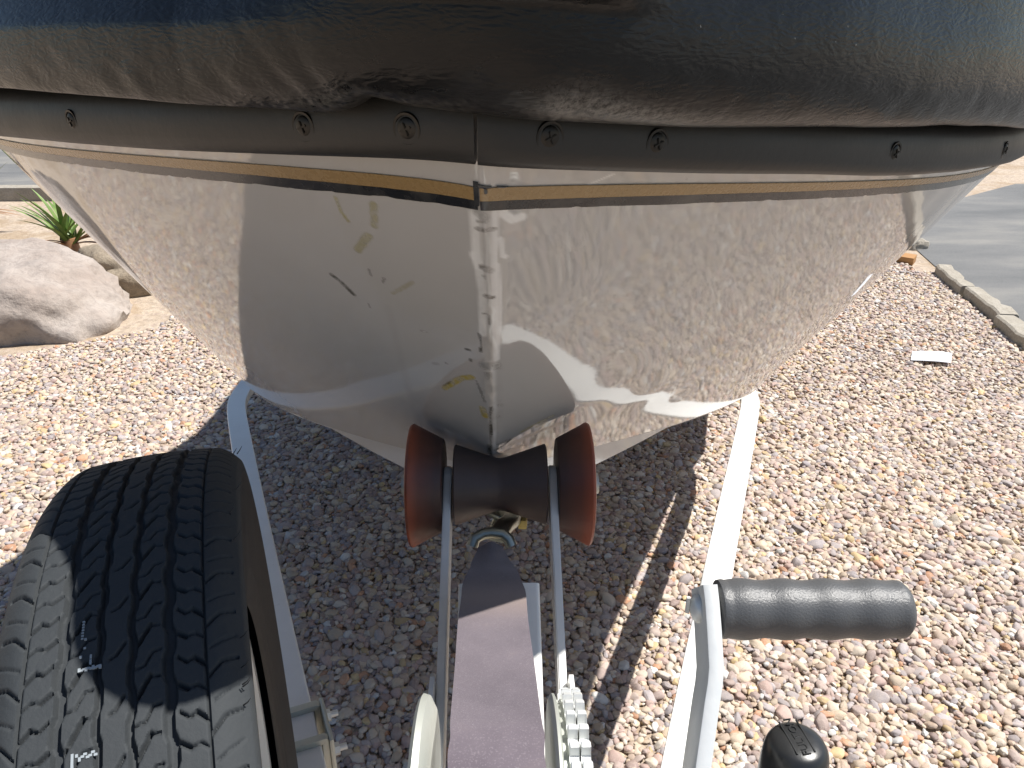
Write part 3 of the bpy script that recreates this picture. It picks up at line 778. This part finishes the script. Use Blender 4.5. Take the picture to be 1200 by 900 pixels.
bm = bmesh.new(); sweep(bm, [(0, .36, .46), (0, .02, .47)], rrect(.0762, .0762, .006, 3, -.0381)); tpart('tongue', bm, M_white)
bm = bmesh.new(); sweep(bm, [(0, .10, .505), (0, .02, .51), (0, -.06, .50), (0, -.12, .47)], rrect(.07, .05, .012, 4, -.01), scales=[1, 1, 1.1, .8]); tpart('coupler', bm, M_galv)
for yy, zz, hw in ((2.30, .245, .69), (4.4, .20, .69), (5.9, .2, .69)):
    bm = bmesh.new(); box(bm, (0, yy, zz - .04), (hw * 2, .05, .05), None, .004); tpart('crossmember', bm, M_white)
for sg in (-1, 1):                               # carpeted bunks under the bottom
    bm = bmesh.new(); box(bm, (sg * .36, 4.2, .42), (.09, 3.4, .04), None, .006); tpart('bunk_board', bm, M_side)
    for yy in (3.0, 4.4, 5.7):
        bm = bmesh.new(); box(bm, (sg * .36, yy, .30), (.05, .06, .22), None, .004); tpart('bunk_post', bm, M_white)
bm = bmesh.new(); sweep(bm, [(-1.02, 4.6, .30), (1.02, 4.6, .30)], rrect(.05, .05, .004)); tpart('axle', bm, M_white)

# winch post, arm and the plates that carry the roller
DA = Vector((0, -.84, -.5426)); UA = Vector((0, -.5426, .84))
E0 = Vector((-.002, .572, .828))
bm = bmesh.new(); sweep(bm, [E0, E0 + DA * .30, E0 + DA * .50], rrect(.076, .050, .004, 3, -.025), up=UA); tpart('winch_arm', bm, M_white)
bm = bmesh.new(); box(bm, (0, .215, .525), (.072, .076, .19), None, .004); tpart('winch_post', bm, M_white)
AX = Vector((0, .702, .854))
for sg in (-1, 1):
    bm = bmesh.new(); c = Vector((0, AX.y, AX.z)); out = []
    for k in range(9):
        a = R(-90 + 180 * k / 8); q = c - DA * (.020 * math.cos(a)) + UA * (.020 * math.sin(a)); out.append((q.y, q.z))
    e = c + DA * .34
    for s_ in (1, -1): q = e + UA * (.020 * s_); out.append((q.y, q.z))
    x0 = sg * .0515; x1 = sg * .0595; poly_plate(bm, out, min(x0, x1), max(x0, x1))
    bmesh.ops.bevel(bm, geom=bm.edges[:], offset=.0012, segments=2, affect='EDGES'); tpart('roller_plate', bm, M_white)
    bm = bmesh.new(); c = E0 + DA * .05; out = []
    for a_, u_ in ((.035, -.045), (.030, -.012), (.045, -.001), (.07, .002), (.30, .002), (.30, -.06), (.06, -.06)):
        q = c + DA * a_ + UA * u_; out.append((q.y, q.z))
    poly_plate(bm, out, min(sg * .0600, sg * .0640), max(sg * .0600, sg * .0640)); tpart('winch_bracket', bm, M_white)

# bow roller: waisted core between the plates, a bell outside each
roll = adopt(empty('bow_roller'), tr); roll.location = AX - tr.location
def lathe_part(name, prof, mat, parent, n=56, closed=True, angle=40):
    return link(name, grid_mesh(name, lathe_x(prof, n), closed, True), mat, parent, True, angle)
core = [(-.049, .008), (-.049, .0415), (-.0475, .0430), (-.036, .0391), (-.024, .0350), (-.012, .0310), (-.004, .0285), (0, .0280), (.004, .0285), (.012, .0310), (.024, .0350), (.036, .0391), (.0475, .0430), (.049, .0415), (.049, .008)]
lathe_part('roller_core', core, M_core, roll)
for sg in (-1, 1):
    bell = [(.0600, .008), (.0600, .0480), (.0608, .0492), (.070, .0540), (.080, .0592), (.0885, .0636), (.0895, .0645), (.0925, .0657), (.0948, .0645), (.0960, .0600), (.0962, .0540), (.0945, .040), (.093, .008)]
    prof = [(sg * x_, r_) for x_, r_ in bell]
    lathe_part('roller_bell', prof, M_amb, roll, angle=28)
lathe_part('roller_pin', [(-.105, .0), (-.105, .011), (-.099, .012), (-.097, .0075), (.097, .0075), (.099, .012), (.105, .011), (.105, 0)], M_galv, roll, 20)

# winch
wz = adopt(empty('winch'), tr); WC = Vector((0, .293, .880)); wz.location = WC - tr.location
wz['label'] = 'hand winch with toothed gear, grey strap and crank'
def wsub(name, bm, mat, angle=35, smooth=True):
    o = frombm(name, bm, mat, wz, smooth, angle); o.location = -WC; return o
o = lathe_part('spool_flange', [(-.0400, .010), (-.0400, .058), (-.0405, .066), (-.044, .0725), (-.0475, .0735), (-.0495, .071), (-.0475, .066), (-.0435, .058), (-.0435, .010)], M_galv, wz, 72)
lathe_part('spool_flange', [(.0285, .010), (.0285, .070), (.0300, .0725), (.0315, .0725), (.0325, .070), (.0325, .010)], M_galv, wz, 72)
lathe_part('spool', [(-.0400, .0), (-.0400, .020), (.0285, .020), (.0285, .0)], M_galv, wz, 32)
# gear: two rows of teeth
def gear(name, x0, x1, ph):
    T = 42; bm = bmesh.new(); ring = []
    for k in range(T):
        for da, r_ in ((-.48, .0690), (-.24, .0692), (-.17, .0755), (.17, .0755), (.24, .0692)):
            a = 2 * math.pi * (k + da + ph) / T; ring.append((r_ * math.cos(a), r_ * math.sin(a)))
    poly_plate(bm, ring, x0, x1)
    bmesh.ops.bevel(bm, geom=[e for e in bm.edges if abs(e.verts[0].co.x - e.verts[1].co.x) < 1e-6], offset=.0006, segments=1, affect='EDGES')
    o = frombm(name, bm, M_zinc, wz, True, 25)
gear('gear', .0355, .0408, 0); gear('gear', .0417, .0470, .0)
lathe_part('gear_hub', [(.0325, .0), (.0325, .067), (.0355, .067), (.0408, .0662), (.0417, .0662), (.0470, .060), (.0470, .02), (.060, .018), (.060, 0)], M_galv, wz, 48)
bm = bmesh.new()
for sg in (-1, 1):
    pts = [(.40, .66), (.375, .80), (.33, .875), (.293, .897), (.255, .885), (.215, .84), (.19, .66), (.24, .60)]
    x0, x1 = (.050, .054) if sg > 0 else (-.056, -.052)
    b2 = bmesh.new(); poly_plate(b2, pts, x0, x1); wsub('side_frame', b2, M_galv)
bm.free()

def ribbon(name, path, widths, thick, mat, parent, off, dust):
    path = [Vector(p) for p in path]; n = len(path); nw = 9; rows = []; uv = []
    L = 0; ds = []
    for i, p in enumerate(path):
        t = (path[min(i + 1, n - 1)] - path[max(i - 1, 0)]).normalized(); nn = Vector((0, -t.z, t.y))
        if i: L += (p - path[i - 1]).length
        row = []
        k_ = (.05 - widths[i]) / .05
        for j in range(nw):
            f = j / (nw - 1) - .5; row.append(p + Vector((widths[i] * f + .0004 * math.sin(i * .9), 0, 0)) + nn * (thick / 2 + .010 * k_ * (math.cos(f * 6.28) * .5) + .0006 * math.cos(f * 3.1)))
        for j in range(nw - 1, -1, -1):
            f = j / (nw - 1) - .5; row.append(p + Vector((widths[i] * f + .0004 * math.sin(i * .9), 0, 0)) + nn * (-thick / 2 + .010 * k_ * (math.cos(f * 6.28) * .5) + .0006 * math.cos(f * 3.1)))
        rows.append(row); ds.append(L)
    Pm = np.array([[tuple(q) for q in r] for r in rows]); me = grid_mesh(name, Pm, False, True)
    ul = me.uv_layers.new(name='UVMap'); li = np.empty(len(me.loops), np.int32); me.loops.foreach_get('vertex_index', li)
    row_i = li // (2 * nw); jj = li % (2 * nw); jj = np.where(jj < nw, jj, 2 * nw - 1 - jj) / (nw - 1)
    ul.data.foreach_set('uv', np.stack([jj * .5, np.array(ds)[row_i] * 10], 1).astype(np.float32).ravel())
    a = me.attributes.new('dust', 'FLOAT', 'POINT'); a.data.foreach_set('value', np.repeat([dust(p) for p in path], 2 * nw).astype(np.float32))
    o = link(name, me, mat, parent, True, 40); o.location = off; return o
sp = [(-.003, WC.y + .0655 * math.cos(R(a)), WC.z + .0655 * math.sin(R(a))) for a in range(235, 72, -9)]
line = [(-.0045, .352, .9290), (-.0055, .42, .9070), (-.006, .475, .8890), (-.007, .505, .8790), (-.007, .530, .8715), (-.008, .555, .8600), (-.009, .580, .8490), (-.010, .603, .8390), (-.010, .622, .8305), (-.010, .634, .8245)]
path = smooth_path(sp + line, 3); wid = []
for p in path:
    wid.append(.0518 if p.y < .500 else max(.026, .0518 - (p.y - .500) * .215))
ribbon('strap', path, wid, .0026, M_web, wz, -WC, lambda p: max(0, 1 - abs(p.y - .480) / .045) if p.y > .36 else .0)
bm = bmesh.new()                                 # hook: collar round the strap end, then the bent shank up to the bow eye
sweep(bm, [(-.029, .640, .8195), (-.026, .6445, .8260), (-.018, .6475, .8290), (-.009, .6480, .8300), (.002, .6470, .8290), (.008, .6440, .8250), (.011, .640, .8190)], circ(.0060, 12))
sweep(bm, smooth_path([(-.004, .648, .824), (.003, .668, .823), (.011, .690, .815), (.014, .715, .803), (.012, .740, .792), (.004, .757, .784)], 4), rrect(.020, .011, .004), scales=None)
sweep(bm, smooth_path([(.004, .757, .784), (-.006, .750, .770), (-.010, .730, .770)], 4), circ(.005, 10))
wsub('hook', bm, M_hook)
bm = bmesh.new(); box(bm, (.024, .700, .806), (.010, .012, .012), Matrix.Identity(4), .003); wsub('hook_latch', bm, M_yel)

# crank: flat bar with a slight joggle, and a finger-grooved grip
bm = bmesh.new()
pth = [Vector(p) for p in ((.1198, .3585, .9995), (.1200, .352, .9930), (.1196, .340, .981), (.1188, .327, .968), (.1172, .321, .962), (.1145, .314, .955), (.1060, .290, .931), (.0960, .262, .903), (.085, .230, .872), (.076, .200, .843), (.072, .180, .825))]
sweep(bm, pth, rrect(.0088, .030, .0013, 2), up=Vector((0, -.707, .707))); wsub('crank_arm', bm, M_zinc, 30)
bm = bmesh.new(); bmesh.ops.create_uvsphere(bm, u_segments=20, v_segments=10, radius=.0085, matrix=Matrix.Translation((.1148, .350, .991)) @ Matrix.Diagonal((.5, 1, 1, 1)))
box(bm, (.1095, .352, .992), (.002, .002, .011), None); wsub('crank_screw', bm, M_zinc)
prof = [(0, .0), (0, .0140), (.0015, .0165), (.004, .0170)]
for i in range(1, 60):
    t = i / 59; xx = .004 + t * .102; g = .0164 + .0006 * (1 - math.cos(2 * math.pi * (t * 4.1 + .05)))
    prof.append((xx, g))
prof += [(.1085, .0165), (.1110, .0145), (.1122, .010), (.1125, 0)]
gp = lathe_part('crank_grip', prof, M_grip, wz, 64)
gp.location = Vector((.1255, .350, .9905)) - WC; gp.rotation_euler = (0, R(.6), R(-.5))
bm = bmesh.new(); sweep(bm, [(.05, .19, .83), (.100, .19, .83)], circ(.008, 16)); wsub('crank_shaft', bm, M_zinc)

# clamp that carries the spare wheel on the left rail
cl = adopt(empty('spare_carrier'), tr)
def rail_at(y):                                  # left rail centre line near the clamp
    return Vector((-.283 - .019 * y + (.80 - y) * .381, y, .444 + (.80 - y) * .102))
ax_ = (rail_at(.70) - rail_at(.80)).normalized()
for y_ in (.765, .705):
    c = rail_at(y_); M4 = Matrix.Translation(c) @ Vector((0, 1, 0)).rotation_difference(-ax_).to_matrix().to_4x4()
    bm = bmesh.new(); box(bm, (0, 0, .0045), (.066, .012, .009), M4, .003); box(bm, (-.031, 0, -.035), (.009, .012, .085), M4, .003); box(bm, (.031, 0, -.035), (.009, .012, .085), M4, .003)
    frombm('clamp_bar', bm, M_galv, cl)
    for sx in (-1, 1):
        bm = bmesh.new(); bmesh.ops.create_cone(bm, segments=6, radius1=.0085, radius2=.0085, depth=.012, cap_ends=True, matrix=M4 @ Matrix.Translation((sx * .042, 0, -.018)) @ Matrix.Rotation(R(90), 4, 'Y'))
        bmesh.ops.create_cone(bm, segments=12, radius1=.0045, radius2=.0045, depth=.02, cap_ends=True, matrix=M4 @ Matrix.Translation((sx * .048, 0, -.018)) @ Matrix.Rotation(R(90), 4, 'Y'))
        frombm('clamp_bolt', bm, M_zinc, cl)
for sx in (-1, 1):
    c = rail_at(.735); M4 = Matrix.Translation(c) @ Vector((0, 1, 0)).rotation_difference(-ax_).to_matrix().to_4x4()
    bm = bmesh.new(); box(bm, (sx * .0385, 0, -.030), (.006, .085, .075), M4, .003); frombm('clamp_plate', bm, M_galv, cl)
# ------------------------------------------------------------------ spare wheel
def tyre_mesh(name, fine=True):
    Rr = .330; NP = 68
    wt = np.linspace(-.098, .098, 196 if fine else 30)
    if fine:
        th = np.concatenate([np.linspace(R(-20), R(125), 860), np.linspace(R(125), R(340), 130)[1:-1]])
    else: th = np.linspace(0, 2 * math.pi, 96, endpoint=False)
    side = [(.0995, .3090), (.1002, .3040), (.1000, .2975), (.0988, .288), (.0970, .275), (.0950, .262), (.0928, .248), (.0905, .232), (.0890, .220), (.0880, .214), (.0870, .2125), (.0860, .208), (.0840, .198), (.0800, .190), (.0760, .187)]
    TH, WT = np.meshgrid(th, wt, indexing='ij')
    A = TH * NP / (2 * math.pi); ph = A % 1.0; cell = np.floor(A)
    base = Rr - .50 * WT ** 2 - 13 * np.clip(np.abs(WT) - .069, 0, 1) ** 2; W0 = WT; WT = WT / 1.088
    mm = 2 * math.pi * Rr / NP
    depth = np.zeros_like(base)
    if fine:
        def cut(dist, half, dep, soft=.0009): np.maximum(depth, dep * np.clip((half + soft - dist) / (2 * soft), 0, 1), out=depth)
        zig = lambda s_: np.where((A * 1.0 + s_) % 1 < .5, 1, -1)
        tri = lambda p_: 2 * np.abs(2 * ((A + p_) % 1) - 1) - 1
        for c, hf, k in ((-.037, .0034, .0012), (.037, .0034, .0012), (-.0112, .0022, .0010), (.0112, .0022, .0010)):
            cut(np.abs(WT - c - k * np.clip(tri(.3 if c < 0 else .55) * 3, -1, 1)), hf, .0046)
        for c in (-.0625, .0625): cut(np.abs(WT - c), .0007, .003)
        # rib next to the shoulder: wavy sipes, thicker at one end
        def seg(w0, p0, w1, p1, half, dep, off=0.0):
            W_ = WT; pp = (ph + off) % 1.0
            for sh in (-1, 0, 1):
                x0, y0, x1, y1 = w0, (p0 + sh) * mm, w1, (p1 + sh) * mm
                vx, vy = x1 - x0, y1 - y0; t = np.clip(((W_ - x0) * vx + (pp * mm - y0) * vy) / (vx * vx + vy * vy), 0, 1)
                cut(np.hypot(W_ - x0 - t * vx, pp * mm - y0 - t * vy), half, dep, .0007)
        for s_ in (-1, 1):
            o_ = .1 if s_ < 0 else .45
            seg(s_ * .0615, .30, s_ * .0545, .46, .0011, .004, o_); seg(s_ * .0545, .46, s_ * .049, .40, .0006, .004, o_); seg(s_ * .049, .40, s_ * .043, .52, .0006, .004, o_)
            seg(s_ * .0615, .84, s_ * .056, .94, .0006, .003, o_); seg(s_ * .056, .94, s_ * .049, .90, .0005, .003, o_); seg(s_ * .049, .90, s_ * .042, 1.02, .0011, .004, o_)
            # middle ribs: slanted slots with hooks at the ends
            o2 = .2 if s_ < 0 else .7
            seg(-.0285 if s_ < 0 else .0155, .18, -.0205 if s_ < 0 else .0235, .52, .0012, .005, o2)
            seg(-.0305 if s_ < 0 else .0140, .10, -.0325 if s_ < 0 else .0130, .02, .0010, .004, o2)
            seg(-.0205 if s_ < 0 else .0235, .52, -.0150 if s_ < 0 else .030, .50, .0005, .003, o2)
            seg(-.0325 if s_ < 0 else .0135, .70, -.026 if s_ < 0 else .020, .74, .0005, .003, o2); seg(-.026 if s_ < 0 else .020, .74, -.0205 if s_ < 0 else .0255, .98, .0006, .003, o2)
            seg(-.0205 if s_ < 0 else .0255, .98, -.015 if s_ < 0 else .031, 1.0, .0006, .003, o2)
            # shoulder: slanting thin cuts
            seg(s_ * .064, .05, s_ * .0735, .32, .0008, .003, o_); seg(s_ * .0735, .32, s_ * .084, .42, .0008, .003, o_); seg(s_ * .066, .6, s_ * .084, .88, .0005, .002, o_)
        seg(-.004, .30, .0005, .36, .0006, .003); seg(.0005, .36, .006, .56, .0009, .003)
        depth *= np.clip((.0985 - np.abs(W0)) / .004, 0, 1)
    rr = base - depth
    left = [(-a, b_) for a, b_ in side[::-1]]
    edge = base[0, 0]
    cols_w = [a for a, _ in left] + list(wt) + [a for a, _ in side]
    RR = np.concatenate([np.tile([b_ for _, b_ in left], (len(th), 1)), rr, np.tile([b_ for _, b_ in side], (len(th), 1))], 1)
    WW = np.tile(cols_w, (len(th), 1)); TT = np.repeat(th[:, None], WW.shape[1], 1)
    P_ = np.stack([WW * .660, -RR * np.cos(TT), RR * np.sin(TT)], -1)
    me = grid_mesh(name, P_, True, False)
    me.materials.append(M_tyre); me.materials.append(M_side)
    k = np.zeros((len(th), WW.shape[1] - 1), np.int32); k[:, :len(left) - 2] = 1; k[:, len(left) + len(wt) + 1:] = 1
    me.polygons.foreach_set('material_index', k.ravel()); me.shade_smooth(); me.set_sharp_from_angle(angle=R(55))
    return me
def wheel_rim(parent, mat=None):
    prof = [(-.080, .150), (-.085, .160), (-.0855, .190), (-.079, .1905), (-.074, .182), (-.03, .172), (.03, .172), (.074, .182), (.079, .1905), (.0855, .190), (.085, .172), (.074, .168), (.045, .160), (.036, .148), (.030, .120), (.034, .100), (.040, .080), (.036, .062), (.022, .055), (.022, .034), (.026, .032), (.026, .0),
            (.020, .0), (.014, .055), (.030, .075), (.024, .115), (.026, .150), (-.03, .164), (-.072, .168)]
    rim = lathe_part('wheel_rim', [(x_ * .50, r_) for x_, r_ in prof], M_white, parent, 64)
    for k in range(5):
        a = 2 * math.pi * k / 5
        bm = bmesh.new(); bmesh.ops.create_cone(bm, segments=6, radius1=.011, radius2=.009, depth=.022, cap_ends=True, matrix=Matrix.Translation((.023, .057 * math.cos(a), .057 * math.sin(a))) @ Matrix.Rotation(R(90), 4, 'Y'))
        frombm('lug_nut', bm, M_zinc, rim)
    return rim
sw = empty('spare_wheel', (-.242, .421, .681), R(18.1))
tag(sw, 'black spare tyre with zigzag tread mounted upright on the left trailer rail', 'spare tyre')
TYRE = tyre_mesh('tyre'); o = bpy.data.objects.new('tyre', TYRE); COL.objects.link(o); o.parent = sw
wheel_rim(sw)
hr = random.Random(5)
for k in range(12):                             # moulding hairs left on the shoulders
    th = R(hr.uniform(55, 118)); w = hr.choice((-1, 1, 1, 1)) * hr.uniform(.060, .067); r_ = hr.uniform(.318, .323)
    bm = bmesh.new(); c = Vector((w, -r_ * math.cos(th), r_ * math.sin(th))); nn = Vector((math.copysign(.9, w), -math.cos(th), math.sin(th))).normalized()
    sweep(bm, [c, c + nn * .004, c + nn * .007 + Vector((0, .0015, 0))], circ(.0005, 5), scales=[1, .8, .3]); frombm('rubber_hair', bm, M_side, sw)
# chalky stamp marks on the tread
def stamp(parent, th0, w0, dots):
    bm = bmesh.new()
    for dw, da, sw_, sa_ in dots:
        th = th0 + da / .33; w = (w0 + dw); r_ = .3304 - .50 * w * w
        ex = Vector((1, 0, 0)); et = Vector((0, math.sin(th), math.cos(th))); c = Vector((w * .660, -r_ * math.cos(th), r_ * math.sin(th))); nn = Vector((0, -math.cos(th), math.sin(th)))
        v = [bm.verts.new(c + ex * a * sw_ + et * b_ * sa_ + nn * .0001) for a, b_ in ((-1, -1), (1, -1), (1, 1), (-1, 1))]
        t_ = [bm.verts.new(q.co - nn * .001) for q in v]
        bm.faces.new(v); 
        for i in range(4): bm.faces.new((v[i], t_[i], t_[(i + 1) % 4], v[(i + 1) % 4]))
    frombm('paint_mark', bm, M_mark, parent, False)
D1 = [(-.0055, .020 - .0018 * k, .0006, .0005) for k in range(7)] + [(-.003, .0085, .0006, .0006), (-.003, .003, .0006, .0006), (-.0055, -.002, .0006, .0008), (.002, -.003, .0005, .0012), (.002, -.006, .0005, .0014)] + \
     [(-.006 + .0017 * k, -.0095 - .0004 * (k % 2), .00065, .0006 + .0005 * (k % 3 == 0)) for k in range(10)]
D2 = [(-.008, .002, .0006, .0035), (-.005, .004, .0006, .0008), (-.003, .002, .0006, .001)] + [(-.001 + .0018 * k, .003 + .001 * math.sin(k * 2), .0008, .0006) for k in range(6)]
stamp(sw, 1.250, -.0205, D1)
stamp(sw, 1.075, -.0205, D2)

# arm from the clamp to the hub
hub = Vector((-.242, .421, .681)); n_ = Vector((math.cos(R(18.1)), math.sin(R(18.1)), 0))
bm = bmesh.new(); p0 = rail_at(.735) + Vector((-.045, 0, -.03)); p1 = hub + n_ * .055
sweep(bm, smooth_path([p0 + Vector((.03, 0, 0)), p0 + Vector((-.012, -.06, .0)), p0 * .4 + p1 * .6 + Vector((-.0, -.02, -.02)), p1, hub + n_ * .02], 5), rrect(.045, .007, .003)); o = frombm('carrier_arm', bm, M_galv, cl)

# road wheels, far back under the hull
TY2 = tyre_mesh('road_tyre', False)
for sg in (-1, 1):
    e = adopt(empty('road_wheel'), tr); e.location = Vector((sg * .98, 4.6, .325)) - tr.location; e.rotation_euler = (0, 0, 0 if sg > 0 else math.pi)
    o = bpy.data.objects.new('tyre', TY2); COL.objects.link(o); o.parent = e
    lathe_part('wheel_rim', [(-.079, .1905), (-.074, .182), (.03, .172), (.079, .1905), (.074, .168), (.036, .148), (.03, .1), (.04, .07), (.02, .05), (.03, .0)], M_white, e, 40)

# ------------------------------------------------------------------ tongue jack on the right rail
JC = Vector((.270, .492, .700))
jk = adopt(empty('tongue_jack'), tr); jk.location = Vector((JC.x, JC.y, .010)) - tr.location
jk['label'] = 'tongue jack with black embossed plastic cap'
def zl(name, prof, mat, n=40, loc=(0, 0, 0), sx=1.0, parent=jk):
    P_ = np.array([[(r_ * sx * math.cos(2*math.pi*k/n), r_ * math.sin(2*math.pi*k/n), z_) for k in range(n)] for r_, z_ in prof])
    o = link(name, grid_mesh(name, P_, False, True), mat, parent, True, 40); o.location = loc; return o
zl('jack_tube', [(0, .655), (.0245, .655), (.0245, .30), (.0215, .30), (.0215, .06), (.0, .06)], M_galv)
zl('jack_foot', [(0, .085), (.025, .085), (.030, .03), (.075, .012), (.08, -.01), (0, -.01)], M_galv)
cap = zl('jack_cap', [(.0268, .640), (.0292, .642), (.0300, .650), (.0298, .672), (.0292, .682), (.0275, .6905), (.0245, .6960), (.0205, .6990), (.013, .7005), (.006, .7008), (0, .7008)], M_cap)
for dx in (-.0085, .0085):
    bm = bmesh.new(); box(bm, (dx, .004, .7004), (.0014, .036, .0016), Matrix.Rotation(R(8), 4, 'Z'), .0004); frombm('cap_rib', bm, M_cap, jk)
cu = bpy.data.curves.new('cap_lettering', 'FONT'); cu.body = 'FULTON'; cu.size = .0105; cu.extrude = .0007; cu.align_x = 'CENTER'; cu.align_y = 'CENTER'
tmp = bpy.data.objects.new('tmp', cu); COL.objects.link(tmp); bpy.context.view_layer.update()
lm = bpy.data.meshes.new_from_object(tmp.evaluated_get(bpy.context.evaluated_depsgraph_get())); COL.objects.unlink(tmp); bpy.data.objects.remove(tmp)
o = link('cap_lettering', lm, M_cap, jk, False); o.location = (0, .004, .7007); o.rotation_euler = (0, 0, R(98))
bm = bmesh.new(); box(bm, (-.055, .0, .45), (.07, .05, .075), None, .004); frombm('swivel_mount', bm, M_galv, jk)
bm = bmesh.new(); sweep(bm, smooth_path([(-.015, -.005, .66), (-.034, -.012, .66), (-.040, -.03, .645), (-.041, -.09, .58), (-.047, -.10, .57), (-.09, -.10, .57)], 5), circ(.0055, 12)); frombm('jack_handle', bm, M_zinc, jk)
bm = bmesh.new(); box(bm, (.030, -.018, .660), (.014, .014, .016), None, .003); frombm('jack_bolt', bm, M_zinc, jk)
